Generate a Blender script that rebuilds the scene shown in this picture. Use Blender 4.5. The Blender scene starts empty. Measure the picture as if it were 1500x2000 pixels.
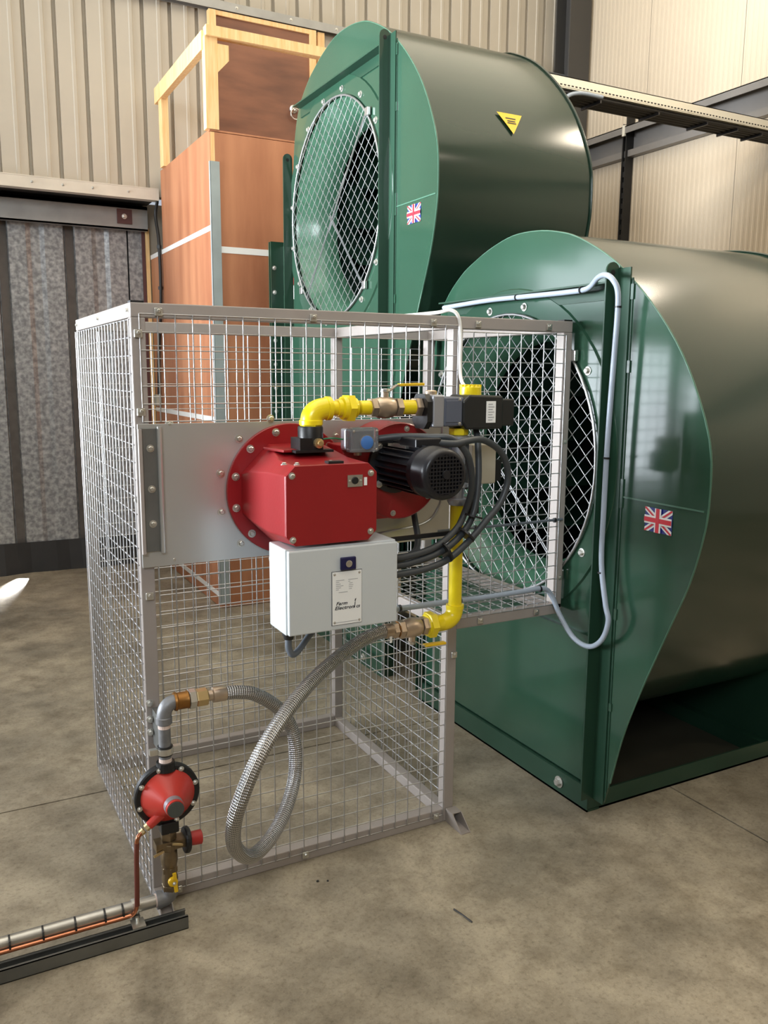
import bpy, math, random
from mathutils import Vector, Matrix, Quaternion
random.seed(7)
SC = bpy.context.scene
COL = SC.collection
PI = math.pi

# ------------------------------------------------------------------ camera
def setup_camera():
    yaw, pitch, roll = 0.488499, 0.164427, 0.007396
    loc = Vector((-0.494367, -2.417417, 1.616911))
    cy, sy, cp, sp = math.cos(yaw), math.sin(yaw), math.cos(pitch), math.sin(pitch)
    F = Vector((sy*cp, cy*cp, -sp)); R = Vector((cy, -sy, 0)); U = R.cross(F)
    cr, sr = math.cos(roll), math.sin(roll)
    R2 = cr*R + sr*U; U2 = -sr*R + cr*U
    cd = bpy.data.cameras.new('camera'); co = bpy.data.objects.new('camera', cd)
    COL.objects.link(co)
    cd.sensor_fit = 'HORIZONTAL'; cd.sensor_width = 36.0
    cd.lens = 1650.3655*36.0/1500.0
    cd.clip_start = 0.05; cd.clip_end = 100
    co.matrix_world = Matrix(((R2.x, U2.x, -F.x, loc.x), (R2.y, U2.y, -F.y, loc.y),
                              (R2.z, U2.z, -F.z, loc.z), (0, 0, 0, 1)))
    SC.camera = co
setup_camera()

# ------------------------------------------------------------------ world, lights, exposure
W = bpy.data.worlds.new('world'); SC.world = W; W.use_nodes = True
W.node_tree.nodes['Background'].inputs[0].default_value = (0.80, 0.88, 1.0, 1)
W.node_tree.nodes['Background'].inputs[1].default_value = 0.6
SC.view_settings.view_transform = 'Standard'
try: SC.view_settings.look = 'None'
except Exception: pass
SC.view_settings.gamma = 1.0
SC.view_settings.use_curve_mapping = False
SC.view_settings.exposure = 0.0

def area(name, loc, target, sx, sy, power, color, spread=PI):
    l = bpy.data.lights.new(name, 'AREA'); l.shape = 'RECTANGLE'; l.size = sx; l.size_y = sy
    l.energy = power; l.color = color; l.spread = spread
    o = bpy.data.objects.new(name, l); COL.objects.link(o)
    o.location = loc
    d = Vector(target) - Vector(loc)
    o.rotation_euler = d.to_track_quat('-Z', 'Y').to_euler()
    return o
# daylight coming in through the open part of the sliding-door opening in the back wall
area('daylight_door_opening', (-3.25, 4.50, 1.25), (-0.5, 0.6, 2.35), 2.1, 1.5, 34, (0.86, 0.93, 1.0), math.radians(95))
area('daylight_door_opening_top', (-2.75, 4.50, 2.62), (-0.2, 0.6, 3.3), 1.6, 0.55, 8, (0.86, 0.93, 1.0), math.radians(110))
# daylight added from an unseen source on the left
area('added_daylight_left', (-6.1, 2.2, 2.4), (0.0, 0.7, 3.95), 3.0, 2.8, 620, (0.88, 0.94, 1.0), math.radians(64))
# cool fill light added high up at the left front
area('front_daylight_fill', (-2.8, -5.2, 4.6), (0.6, 0.0, 3.5), 2.4, 1.8, 50, (0.88, 0.95, 1.0), math.radians(72))
# sliver of daylight through the gap under the sliding door's skirt
area('daylight_under_door', (0.06, 4.66, 0.035), (-0.35, 3.66, -0.12), 0.08, 0.03, 2.2, (1.0, 0.98, 0.95), math.radians(22))
# broad overhead fill lights added just under the ceiling
area('roof_fill_near', (-0.4, -0.4, 6.0), (-0.4, -0.4, 0), 4.5, 6.5, 145, (1.0, 0.95, 0.87))
area('roof_fill_far', (3.2, 0.4, 6.0), (3.2, 0.4, 0), 2.6, 6.0, 66, (1.0, 0.88, 0.68))
# warm high-bay lamps
def lamp(name, loc, power, color, r=0.22):
    l = bpy.data.lights.new(name, 'AREA'); l.shape = 'DISK'; l.size = 2*r; l.energy = power; l.color = color
    o = bpy.data.objects.new(name, l); COL.objects.link(o); o.location = loc
    return o
lamp('high_bay_lamp', (4.3, 0.2, 4.9), 42, (1.0, 0.86, 0.68))
lamp('high_bay_lamp', (4.1, -3.6, 4.9), 24, (1.0, 0.86, 0.68))
lamp('high_bay_lamp', (0.6, -5.2, 4.9), 14, (1.0, 0.84, 0.62))

# ------------------------------------------------------------------ materials
def lin(c):
    c = c/255.0
    return c/12.92 if c <= 0.04045 else ((c+0.055)/1.055)**2.4
def rgb(r, g, b): return (lin(r), lin(g), lin(b), 1)
MATS = {}
def mat(name, col, rough=0.5, metal=0.0, var=0.0, scale=8.0, bump=0.0, bscale=60.0, col2=None,
        coat=0.0, stretch=None, alpha=1.0, trans=0.0, spec=0.5, thr=(0.35, 0.65), detail=4.0, rvar=0.0):
    if name in MATS: return MATS[name]
    m = bpy.data.materials.new(name); m.use_nodes = True
    nt = m.node_tree; b = nt.nodes['Principled BSDF']
    b.inputs['Base Color'].default_value = col
    b.inputs['Roughness'].default_value = rough
    b.inputs['Metallic'].default_value = metal
    b.inputs['Specular IOR Level'].default_value = spec
    b.inputs['Coat Weight'].default_value = coat
    b.inputs['Coat Roughness'].default_value = 0.08
    b.inputs['Transmission Weight'].default_value = trans
    b.inputs['Alpha'].default_value = alpha
    vec = None
    if var or bump or rvar:
        tc = nt.nodes.new('ShaderNodeTexCoord'); mp = nt.nodes.new('ShaderNodeMapping')
        nt.links.new(tc.outputs['Object'], mp.inputs['Vector'])
        if stretch: mp.inputs['Scale'].default_value = stretch
        vec = mp.outputs['Vector']
    if var or rvar:
        n = nt.nodes.new('ShaderNodeTexNoise'); n.inputs['Scale'].default_value = scale
        n.inputs['Detail'].default_value = detail
        nt.links.new(vec, n.inputs['Vector'])
    if var:
        r = nt.nodes.new('ShaderNodeValToRGB')
        r.color_ramp.elements[0].position = thr[0]; r.color_ramp.elements[1].position = thr[1]
        c2 = col2 or tuple(max(0, x*(1-var)) for x in col[:3])+(1,)
        r.color_ramp.elements[0].color = c2; r.color_ramp.elements[1].color = col
        nt.links.new(n.outputs['Fac'], r.inputs['Fac'])
        nt.links.new(r.outputs['Color'], b.inputs['Base Color'])
    if rvar:
        mr = nt.nodes.new('ShaderNodeMapRange')
        mr.inputs['To Min'].default_value = max(0.02, rough-rvar); mr.inputs['To Max'].default_value = rough+rvar
        nt.links.new(n.outputs['Fac'], mr.inputs['Value']); nt.links.new(mr.outputs['Result'], b.inputs['Roughness'])
    if bump:
        n2 = nt.nodes.new('ShaderNodeTexNoise'); n2.inputs['Scale'].default_value = bscale
        n2.inputs['Detail'].default_value = 3
        nt.links.new(vec, n2.inputs['Vector'])
        bp = nt.nodes.new('ShaderNodeBump'); bp.inputs['Strength'].default_value = bump
        bp.inputs['Distance'].default_value = 0.01
        nt.links.new(n2.outputs['Fac'], bp.inputs['Height']); nt.links.new(bp.outputs['Normal'], b.inputs['Normal'])
    MATS[name] = m
    return m

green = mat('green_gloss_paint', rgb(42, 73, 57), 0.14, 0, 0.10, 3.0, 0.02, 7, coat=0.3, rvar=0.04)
green_shaded = mat('green_paint_shaded', rgb(30, 52, 41), 0.20, 0, 0.12, 2.5, 0.015, 6, coat=0.1, rvar=0.04)  # same fan green, darkened to put the wrap's shade into its colour
green_dk = mat('green_frame_paint', rgb(36, 66, 51), 0.3, 0, 0.12, 6.0)
base_m = mat('brown_base_plate', rgb(64, 62, 52), 0.5, 0, 0.2, 5)  # dark brown tone for the base plate
seamm = mat('seam_line', rgb(72, 110, 92), 0.35)
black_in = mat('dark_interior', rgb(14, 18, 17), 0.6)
cone_m = mat('inlet_cone_paint', rgb(70, 110, 88), 0.25, 0, 0.15, 5, coat=0.3)
frame_m = mat('taupe_frame_paint', rgb(160, 152, 147), 0.42, 0, 0.06, 12)
galv_wire = mat('galvanised_wire', rgb(200, 201, 204), 0.34, 0.92, 0.12, 14)
galv = mat('galvanised_plate', rgb(196, 198, 198), 0.30, 0.6, 0.06, 3.0, 0.015, 5, rvar=0.04)
galv_dk = mat('galvanised_strut', rgb(120, 122, 120), 0.45, 0.6, 0.2, 10)
galv_pipe = mat('galvanised_pipe', rgb(188, 186, 180), 0.36, 0.8, 0.2, 18)
cast = mat('cast_grey_fitting', rgb(140, 142, 146), 0.5, 0.5, 0.25, 25, 0.1, 80)
zinc = mat('zinc_bolt', rgb(205, 204, 198), 0.3, 0.8)
red = mat('red_burner_paint', rgb(148, 25, 31), 0.36, 0, 0.08, 5, 0.04, 120, coat=0.1)
red_reg = mat('red_regulator_paint', rgb(196, 58, 48), 0.4, 0, 0.1, 6)
red_knob = mat('red_knob_plastic', rgb(176, 44, 40), 0.45)
yellow = mat('yellow_gas_paint', rgb(238, 214, 26), 0.3, 0, 0.06, 10, 0.03, 60, coat=0.2)
yellow_h = mat('yellow_handle', rgb(228, 186, 30), 0.4)
brass = mat('nickel_brass', rgb(196, 178, 158), 0.32, 0.75, 0.2, 20)
brass2 = mat('bright_brass', rgb(206, 182, 134), 0.3, 0.85)
brass_dk = mat('aged_brass', rgb(132, 116, 92), 0.38, 0.8, 0.35, 24)
cap_dk = mat('dark_cap', rgb(72, 78, 76), 0.25)
brown_br = mat('bronze_coupling', rgb(156, 108, 52), 0.4, 0.7, 0.25, 22)
ptfe = mat('white_thread_tape', rgb(225, 205, 195), 0.6)
copper = mat('copper_tube', rgb(200, 132, 100), 0.28, 0.95, 0.2, 12)
copper_dk = mat('sleeved_copper', rgb(112, 58, 48), 0.4, 0.2)
blk = mat('black_plastic', rgb(26, 27, 29), 0.4)
blk_iron = mat('black_iron', rgb(22, 23, 25), 0.42, 0.1, bump=0.05, bscale=90)
motor_m = mat('motor_black_paint', rgb(34, 35, 40), 0.33, 0.2)
cable_g = mat('grey_cable', rgb(96, 104, 114), 0.4)
cable_l = mat('light_grey_cable', rgb(158, 170, 186), 0.38)
cable_d = mat('dark_grey_cable', rgb(58, 63, 68), 0.42)
cable_b = mat('black_cable', rgb(28, 27, 27), 0.5)
cable_w = mat('white_cable', rgb(238, 238, 236), 0.4)
wht_box = mat('white_enclosure_paint', rgb(198, 204, 207), 0.4, bump=0.02, bscale=250)
wht_lbl = mat('white_label', rgb(238, 240, 240), 0.35)
ink = mat('dark_print', rgb(28, 30, 42), 0.5)
ink_l = mat('grey_print', rgb(165, 168, 172), 0.5)
navy = mat('navy_lock', rgb(22, 24, 70), 0.35)
steel = mat('bright_steel', rgb(210, 210, 208), 0.25, 0.9)
alu = mat('cast_aluminium', rgb(176, 180, 190), 0.4, 0.7)
act_m = mat('actuator_slate', rgb(88, 94, 108), 0.4)
act_b = mat('actuator_black', rgb(30, 33, 34), 0.4)
beige_box = mat('beige_junction_box', rgb(178, 172, 156), 0.45)
blue_d = mat('blue_dial', rgb(70, 120, 190), 0.4)
glassm = mat('clear_cover', rgb(235, 240, 245), 0.06, 0, trans=0.85)
wire_green = mat('green_wire', rgb(40, 120, 80), 0.4)
pine = mat('pine_timber', rgb(248, 212, 156), 0.55, 0, 0.22, 4, stretch=(14, 14, 1.2), col2=rgb(238, 192, 130))
ply = mat('plywood_face', rgb(196, 134, 96), 0.5, 0, 0.3, 2.2, col2=rgb(162, 102, 70), stretch=(2.2, 2.2, 0.35), detail=6)
ply_dk = mat('dark_plywood_face', rgb(140, 92, 68), 0.45, 0, 0.3, 2.4, col2=rgb(104, 66, 50), stretch=(0.7, 1, 3.0), thr=(0.3, 0.62), detail=6)
tape = mat('white_tape', rgb(238, 236, 232), 0.5)
zinc_trim = mat('zinc_corner_trim', rgb(178, 186, 186), 0.4, 0.3, 0.12, 6)
clad = mat('beige_cladding', rgb(192, 183, 168), 0.45, 0, 0.05, 2)
clad_r = mat('cream_wall_sheet', rgb(196, 180, 157), 0.5, 0, 0.04, 2)
purlin = mat('galvanised_purlin', rgb(168, 168, 166), 0.45, 0.5, 0.15, 6)
cream_trim = mat('cream_trim', rgb(216, 208, 194), 0.5, 0, 0.1, 6)
brown_pl = mat('brown_bracket', rgb(92, 56, 54), 0.5)
door_m = mat('galvanised_door_sheet', rgb(186, 188, 190), 0.42, 0.35, 0.4, 30, col2=rgb(128, 130, 133), thr=(0.38, 0.7), detail=6)
rib_m = mat('dark_rib_strip', rgb(92, 86, 82), 0.55, 0, 0.25, 12)  # darker tone for the strips in the door grooves
rubber = mat('black_rubber', rgb(26, 24, 24), 0.6, 0, 0.4, 9, thr=(0.4, 0.8))
col_m = mat('dark_steel_column', rgb(66, 64, 62), 0.5)
girt_m = mat('grey_steel_girt', rgb(134, 130, 126), 0.42, 0.35, 0.12, 4)
tray_m = mat('white_tray_steel', rgb(226, 222, 208), 0.4, 0.4)
tray_blk = mat('black_tray_underside', rgb(22, 21, 20), 0.6)
ceil_m = mat('cream_ceiling_liner', rgb(226, 216, 192), 0.7)
wall_m = mat('plain_wall_liner', rgb(170, 162, 148), 0.7)
flag_w = mat('flag_white', rgb(240, 240, 240), 0.4)
flag_b = mat('flag_blue', rgb(34, 44, 128), 0.4)
flag_r = mat('flag_red', rgb(206, 36, 52), 0.4)
warn_y = mat('warning_yellow', rgb(240, 196, 40), 0.45)
lbl_red = mat('label_red', rgb(150, 40, 46), 0.45)

def concrete():
    m = bpy.data.materials.new('concrete_floor'); m.use_nodes = True
    nt = m.node_tree; b = nt.nodes['Principled BSDF']; N = nt.nodes.new; Lk = nt.links.new
    tc = N('ShaderNodeTexCoord')
    def noise(s, d=6, ro=0.6):
        n = N('ShaderNodeTexNoise'); n.inputs['Scale'].default_value = s; n.inputs['Detail'].default_value = d
        n.inputs['Roughness'].default_value = ro; Lk(tc.outputs['Object'], n.inputs['Vector']); return n
    def ramp(n, p0, c0, p1, c1):
        r = N('ShaderNodeValToRGB'); e = r.color_ramp.elements
        e[0].position = p0; e[0].color = c0; e[1].position = p1; e[1].color = c1
        Lk(n.outputs[0], r.inputs['Fac']); return r
    a = ramp(noise(1.6, 5), 0.32, rgb(122, 115, 102), 0.66, rgb(184, 173, 152))
    s = ramp(noise(7.0, 8, 0.7), 0.36, (0.62, 0.60, 0.57, 1), 0.58, (1, 1, 1, 1))
    g = ramp(noise(70, 4, 0.75), 0.30, (0.62, 0.61, 0.58, 1), 0.50, (1, 1, 1, 1))
    v = N('ShaderNodeTexVoronoi'); v.inputs['Scale'].default_value = 90; Lk(tc.outputs['Object'], v.inputs['Vector'])
    sp = ramp(v, 0.10, (1.25, 1.22, 1.15, 1), 0.22, (1, 1, 1, 1))
    st = ramp(noise(2.6, 7, 0.75), 0.34, (0.45, 0.42, 0.38, 1), 0.47, (1, 1, 1, 1))
    last = a.outputs['Color']
    for r, f in ((s, 0.85), (g, 0.9), (sp, 0.7), (st, 0.6)):
        mx = N('ShaderNodeMix'); mx.data_type = 'RGBA'; mx.blend_type = 'MULTIPLY'; mx.inputs[0].default_value = f
        Lk(last, mx.inputs[6]); Lk(r.outputs['Color'], mx.inputs[7]); last = mx.outputs[2]
    Lk(last, b.inputs['Base Color'])
    rr = ramp(noise(3.0, 5), 0.3, (0.36,)*3+(1,), 0.7, (0.62,)*3+(1,)); Lk(rr.outputs['Color'], b.inputs['Roughness'])
    n2 = noise(90, 5, 0.7); bp = N('ShaderNodeBump'); bp.inputs['Strength'].default_value = 0.18; bp.inputs['Distance'].default_value = 0.01
    Lk(n2.outputs[0], bp.inputs['Height']); Lk(bp.outputs['Normal'], b.inputs['Normal'])
    return m
conc = concrete()

def braid():
    m = bpy.data.materials.new('braided_steel_hose'); m.use_nodes = True
    nt = m.node_tree; b = nt.nodes['Principled BSDF']; N = nt.nodes.new; Lk = nt.links.new
    uv = N('ShaderNodeUVMap'); sx = N('ShaderNodeSeparateXYZ'); Lk(uv.outputs['UV'], sx.inputs[0])
    def math_(op, a, bb):
        n = N('ShaderNodeMath'); n.operation = op
        for i, q in enumerate((a, bb)):
            if q is None: continue
            if isinstance(q, (int, float)): n.inputs[i].default_value = q
            else: Lk(q, n.inputs[i])
        return n.outputs[0]
    u = math_('MULTIPLY', sx.outputs['X'], 2*PI*14); v = math_('MULTIPLY', sx.outputs['Y'], 2*PI*75)
    p = math_('SINE', math_('ADD', u, v), None); q = math_('SINE', math_('SUBTRACT', u, v), None)
    h = math_('MULTIPLY', p, q)
    r = N('ShaderNodeValToRGB'); e = r.color_ramp.elements
    e[0].position = 0.0; e[0].color = rgb(62, 62, 64); e[1].position = 0.7; e[1].color = rgb(206, 207, 210)
    mr = N('ShaderNodeMapRange'); mr.inputs['From Min'].default_value = -1; Lk(h, mr.inputs['Value'])
    Lk(mr.outputs['Result'], r.inputs['Fac']); Lk(r.outputs['Color'], b.inputs['Base Color'])
    b.inputs['Metallic'].default_value = 1.0; b.inputs['Roughness'].default_value = 0.22
    bp = N('ShaderNodeBump'); bp.inputs['Strength'].default_value = 0.6; bp.inputs['Distance'].default_value = 0.002
    Lk(h, bp.inputs['Height']); Lk(bp.outputs['Normal'], b.inputs['Normal'])
    return m
braid_m = braid()

# ------------------------------------------------------------------ mesh helpers
def frame_of(d):
    d = d.normalized()
    up = Vector((0, 0, 1)) if abs(d.z) < 0.95 else Vector((1, 0, 0))
    a = d.cross(up).normalized(); return a, d.cross(a).normalized()
def catmull(pts, k=8):
    P = [Vector(p) for p in pts]
    P = [P[0]*2-P[1]] + P + [P[-1]*2-P[-2]]
    out = []
    for i in range(1, len(P)-2):
        for j in range(k):
            t = j/k; a, b, c, d = P[i-1], P[i], P[i+1], P[i+2]
            out.append(0.5*((2*b)+(c-a)*t+(2*a-5*b+4*c-d)*t*t+(3*b-a-3*c+d)*t**3))
    out.append(P[-2]); return out

class MB:
    def __init__(s): s.v = []; s.f = []; s.m = []; s.uv = {}; s.cur = 0
    def face(s, idx): s.f.append(tuple(idx)); s.m.append(s.cur)
    def box(s, a, b):
        x0, y0, z0 = [min(a[i], b[i]) for i in range(3)]; x1, y1, z1 = [max(a[i], b[i]) for i in range(3)]
        n = len(s.v)
        s.v += [(x0,y0,z0),(x1,y0,z0),(x1,y1,z0),(x0,y1,z0),(x0,y0,z1),(x1,y0,z1),(x1,y1,z1),(x0,y1,z1)]
        for q in ((0,3,2,1),(4,5,6,7),(0,1,5,4),(1,2,6,5),(2,3,7,6),(3,0,4,7)): s.face([n+i for i in q])
        return s
    def bar(s, p0, p1, w, h, up=(0,0,1)):
        p0, p1 = Vector(p0), Vector(p1); d = (p1-p0).normalized(); u = Vector(up)
        a = d.cross(u).normalized()*w/2; b = a.cross(d).normalized()*h/2
        n = len(s.v)
        for p in (p0, p1): s.v += [tuple(p-a-b), tuple(p+a-b), tuple(p+a+b), tuple(p-a+b)]
        for q in ((3,2,1,0),(4,5,6,7),(0,1,5,4),(1,2,6,5),(2,3,7,6),(3,0,4,7)): s.face([n+i for i in q])
        return s
    def tube(s, path, r, n=10, cap=True, uv=False):
        P = [Vector(p) for p in path]; rr = r if isinstance(r, (list, tuple)) else [r]*len(P)
        a, b = frame_of(P[1]-P[0]); base = len(s.v); L = 0; ls = [0]
        for i, p in enumerate(P):
            if i: L += (P[i]-P[i-1]).length; ls.append(L)
            t = (P[min(i+1, len(P)-1)]-P[max(i-1, 0)]).normalized()
            a = (a-t*a.dot(t)).normalized(); b = t.cross(a).normalized()
            for k in range(n):
                w = 2*PI*k/n; s.v.append(tuple(p+(a*math.cos(w)+b*math.sin(w))*rr[i]))
        for i in range(len(P)-1):
            for k in range(n):
                k2 = (k+1) % n
                if uv: s.uv[len(s.f)] = [(k/n, ls[i]), ((k+1)/n, ls[i]), ((k+1)/n, ls[i+1]), (k/n, ls[i+1])]
                s.face((base+i*n+k, base+i*n+k2, base+(i+1)*n+k2, base+(i+1)*n+k))
        if cap:
            s.face([base+k for k in range(n)][::-1]); e = base+(len(P)-1)*n
            s.face([e+k for k in range(n)])
        return s
    def lathe(s, o, d, prof, n=24, cap=True, phase=0.0):
        # prof: list of (dist along axis, radius)
        o = Vector(o); d = Vector(d).normalized(); a, b = frame_of(d); base = len(s.v)
        for h, r in prof:
            for k in range(n):
                w = 2*PI*k/n+phase; s.v.append(tuple(o+d*h+(a*math.cos(w)+b*math.sin(w))*r))
        for i in range(len(prof)-1):
            for k in range(n):
                k2 = (k+1) % n; s.face((base+i*n+k, base+i*n+k2, base+(i+1)*n+k2, base+(i+1)*n+k))
        if cap:
            s.face([base+k for k in range(n)][::-1]); e = base+(len(prof)-1)*n; s.face([e+k for k in range(n)])
        return s
    def prism(s, poly, axis, a, b):
        # poly: 2D points in the two other axes (in xyz order); extruded from a to b along axis
        n = len(s.v); k = len(poly)
        def P(q, t):
            return {0: (t, q[0], q[1]), 1: (q[0], t, q[1]), 2: (q[0], q[1], t)}[axis]
        s.v += [P(q, a) for q in poly]+[P(q, b) for q in poly]
        s.face([n+i for i in range(k)][::-1]); s.face([n+k+i for i in range(k)])
        for i in range(k): j = (i+1) % k; s.face((n+i, n+j, n+k+j, n+k+i))
        return s
    def poly(s, pts):
        n = len(s.v); s.v += [tuple(p) for p in pts]; s.face(range(n, n+len(pts))); return s
    def build(s, name, mats, parent=None, smooth=None, bevel=0.0):
        off = root_loc(parent)
        me = bpy.data.meshes.new(name)
        me.from_pydata([(x-off[0], y-off[1], z-off[2]) for x, y, z in s.v], [], s.f)
        ml = mats if isinstance(mats, (list, tuple)) else [mats]
        for m in ml: me.materials.append(m)
        if len(ml) > 1:
            for p, i in zip(me.polygons, s.m): p.material_index = i
        if s.uv:
            ul = me.uv_layers.new(name='UVMap')
            for fi, c in s.uv.items():
                for li, q in zip(me.polygons[fi].loop_indices, c): ul.data[li].uv = q
        import bmesh
        bm = bmesh.new(); bm.from_mesh(me)
        if not s.uv: bmesh.ops.recalc_face_normals(bm, faces=bm.faces)
        bm.to_mesh(me); bm.free()
        if smooth:
            for p in me.polygons: p.use_smooth = True
            me.set_sharp_from_angle(angle=math.radians(smooth))
        me.update()
        o = bpy.data.objects.new(name, me); COL.objects.link(o)
        if parent: o.parent = parent
        if bevel:
            bv = o.modifiers.new('bevel', 'BEVEL'); bv.width = bevel; bv.segments = 2; bv.limit_method = 'ANGLE'
        return o
def root_loc(o):
    if o is None: return (0, 0, 0)
    while o.parent: o = o.parent
    return tuple(o.location)
def thing(name, label, cat, loc, group=None):
    o = bpy.data.objects.new(name, None); COL.objects.link(o); o.location = loc; o.empty_display_size = 0.1
    o['label'] = label; o['category'] = cat
    if group: o['group'] = group
    return o
def tag(o, label, cat, group=None):
    o['label'] = label; o['category'] = cat
    if group: o['group'] = group
    return o
def struct(name, label=None):
    o = bpy.data.objects.new(name, None); COL.objects.link(o); o['kind'] = 'structure'
    if label: o['label'] = label
    return o
def ptag(o, label): o['label'] = label; return o
BOLT = {}
def bolt(parent, pos, d, r=0.009, m=None, name='bolt', h=0.7):
    key = (round(r, 4), name, (m or zinc).name, h)
    if key not in BOLT:
        b = MB()
        b.lathe((0,0,0), (0,0,1), [(0, r*1.45), (r*0.22, r*1.45), (r*0.24, r*1.3)], 12)
        b.lathe((0,0,r*0.2), (0,0,1), [(0, r*0.95), (r*h, r*0.95), (r*(h+.2), r*0.7)], 6)
        me_o = b.build(name, m or zinc); BOLT[key] = me_o.data
        bpy.data.objects.remove(me_o)
    o = bpy.data.objects.new(name, BOLT[key]); COL.objects.link(o)
    off = Vector(root_loc(parent)); o.parent = parent
    o.location = Vector(pos)-off
    o.rotation_mode = 'QUATERNION'; o.rotation_quaternion = Vector((0,0,1)).rotation_difference(Vector(d).normalized())
    return o
def hexn(b, o, d, h, r): return b.lathe(o, d, [(0, r*0.93), (h*0.08, r), (h*0.92, r), (h, r*0.93)], 6)
def elbow(p0, corner, p1, k=8):
    # quarter bend from p0 to p1 around a corner
    p0, c, p1 = Vector(p0), Vector(corner), Vector(p1); out = []
    for i in range(k+1):
        t = i/k; out.append((1-t)**2*p0+2*t*(1-t)*c+t*t*p1)
    return out

# ------------------------------------------------------------------ setting: floor
FL = struct('floor', 'grey beige concrete floor cast in slabs with thin joints')
XJ = [-6.2, -3.0, 1.985, 5.6]; YJ = [-8.2, -4.2, 0.795, 5.4]
for i in range(3):
    for j in range(3):
        g = 0.004
        MB().box((XJ[i]+g, YJ[j]+g, -0.15), (XJ[i+1]-g, YJ[j+1]-g, 0)).build('slab', conc, FL)
MB().box((-6.2, -8.2, -0.2), (5.6, 5.4, -0.012)).build('joint_filler', rubber, FL)

# ------------------------------------------------------------------ setting: walls
YW = 4.47; XR = 5.2
def ribbed_sheet(x0, x1, z0, z1, y, period, gw, gd, along='x'):
    # box-profile sheet: flat pans, narrow recessed grooves
    b = MB(); pts = []
    n = max(1, int(round((x1-x0)/period)))
    for i in range(n):
        a = x0+i*period
        pts += [(a, gd), (a+gw*0.7, gd), (a+gw, 0), (a+gw+0.002, 0), (a+period*0.55, -0.002), (a+period*0.58, -0.007), (a+period*0.68, -0.007), (a+period*0.71, -0.002), (a+period-gw*0.3, 0)]
    pts.append((x0+n*period, gd))
    for (xa, da), (xb, db) in zip(pts[:-1], pts[1:]):
        q = [(xa, y+da, z0), (xb, y+db, z0), (xb, y+db, z1), (xa, y+da, z1)]
        if along == 'y': q = [(y+da, xa, z0), (y+db, xb, z0), (y+db, xb, z1), (y+da, xa, z1)]
        b.poly(q)
    return b
WB = struct('wall_back', 'beige ribbed metal cladding of the back wall')
for i in range(11):
    x0 = -6.2+i*1.04
    z0 = 2.94
    ribbed_sheet(x0, x0+1.04, z0, 6.1, YW, 0.2080, 0.024, 0.034).build('cladding_sheet', clad, WB)
    if x0 > 2.0:
        ribbed_sheet(x0, x0+1.04, 0.0, 2.94, YW, 0.2080, 0.024, 0.034).build('cladding_sheet', clad, WB)
MB().box((-6.2, YW+0.03, 2.94), (5.4, YW+0.10, 6.1)).build('backing_sheet', wall_m, WB)
MB().box((2.12, YW+0.03, 0), (5.4, YW+0.10, 2.94)).build('backing_sheet', wall_m, WB)
MB().box((-6.2, YW+0.03, 0), (-5.0, YW+0.10, 2.94)).build('backing_sheet', wall_m, WB)
t1 = MB()
t1.box((-5.6, YW-0.075, 4.408), (5.1, YW-0.01, 4.415)).box((-5.6, YW-0.08, 4.352), (5.1, YW-0.074, 4.415)).box((-5.6, YW-0.02, 4.352), (5.1, YW-0.012, 4.408))
t1 = t1.build('trim_1', purlin); t1['kind'] = 'structure'; t1['label'] = 'galvanised purlin crossing the back wall above the hatch'
for x in (0.9, 1.35, 1.8, 2.25, 2.65): bolt(t1, (x, YW-0.08, 4.385), (0,-1,0), 0.008)
t2 = MB().box((-5.4, YW-0.05, 2.905), (1.158, YW+0.03, 2.985)).box((-5.4, YW-0.052, 2.985), (1.158, YW-0.03, 2.992))
t2 = t2.build('trim_2', cream_trim); t2['kind'] = 'structure'; t2['label'] = 'cream flashing along the foot of the upper cladding'
for x in (0.25, 0.46, 0.67, 0.93): bolt(t2, (x, YW-0.05, 2.95), (0,-1,0), 0.007)

WR = struct('wall_right', 'cream finely ribbed wall sheets on the right side')
def fine_sheet(y0, y1, z0, z1):
    b = MB(); n = int((y1-y0)/0.048)
    st = (y1-y0)/n; pts = []
    for i in range(n):
        a = y0+i*st; pts += [(a, 0), (a+st*0.12, 0.0035), (a+st*0.5, 0.0035), (a+st*0.62, 0)]
    pts.append((y1, 0))
    for (ya, da), (yb, db) in zip(pts[:-1], pts[1:]): b.poly([(XR-da, ya, z0), (XR-db, yb, z0), (XR-db, yb, z1), (XR-da, ya, z1)])
    return b
y = YW
while y > -8.0:
    fine_sheet(y-1.0, y-0.004, 0, 6.1).build('wall_sheet', clad_r, WR); y -= 1.0
MB().box((XR+0.005, -8.2, 0), (XR+0.1, 5.0, 6.1)).build('backing_sheet', wall_m, WR)
t3 = MB()
t3.box((XR-0.012, -8.0, 3.52), (XR-0.004, YW-0.02, 3.76)).box((XR-0.15, -8.0, 3.752), (XR-0.004, YW-0.02, 3.76)).box((XR-0.15, -8.0, 3.70), (XR-0.142, YW-0.02, 3.76))
t3.box((XR-0.075, -8.0, 3.52), (XR-0.004, YW-0.02, 3.528)).box((XR-0.078, -8.0, 3.52), (XR-0.072, YW-0.02, 3.575))
t3 = t3.build('trim_3', girt_m); t3['kind'] = 'structure'; t3['label'] = 'grey steel girt running along the cream right wall'
t4 = MB().box((4.93, YW-0.26, 0), (5.17, YW-0.245, 6.1)).box((4.93, YW-0.06, 0), (5.17, YW-0.045, 6.1)).box((5.04, YW-0.25, 0), (5.055, YW-0.05, 6.1))
t4 = t4.build('trim_4', col_m); t4['kind'] = 'structure'; t4['label'] = 'dark steel column in the corner of the building'
CE = MB().box((-6.2, -8.2, 6.1), (5.4, 5.0, 6.2)).build('ceiling', ceil_m); CE['kind'] = 'structure'
WL = MB().box((-6.3, -8.2, 0), (-6.2, 5.0, 6.1)).build('wall_left', wall_m); WL['kind'] = 'structure'
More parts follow.
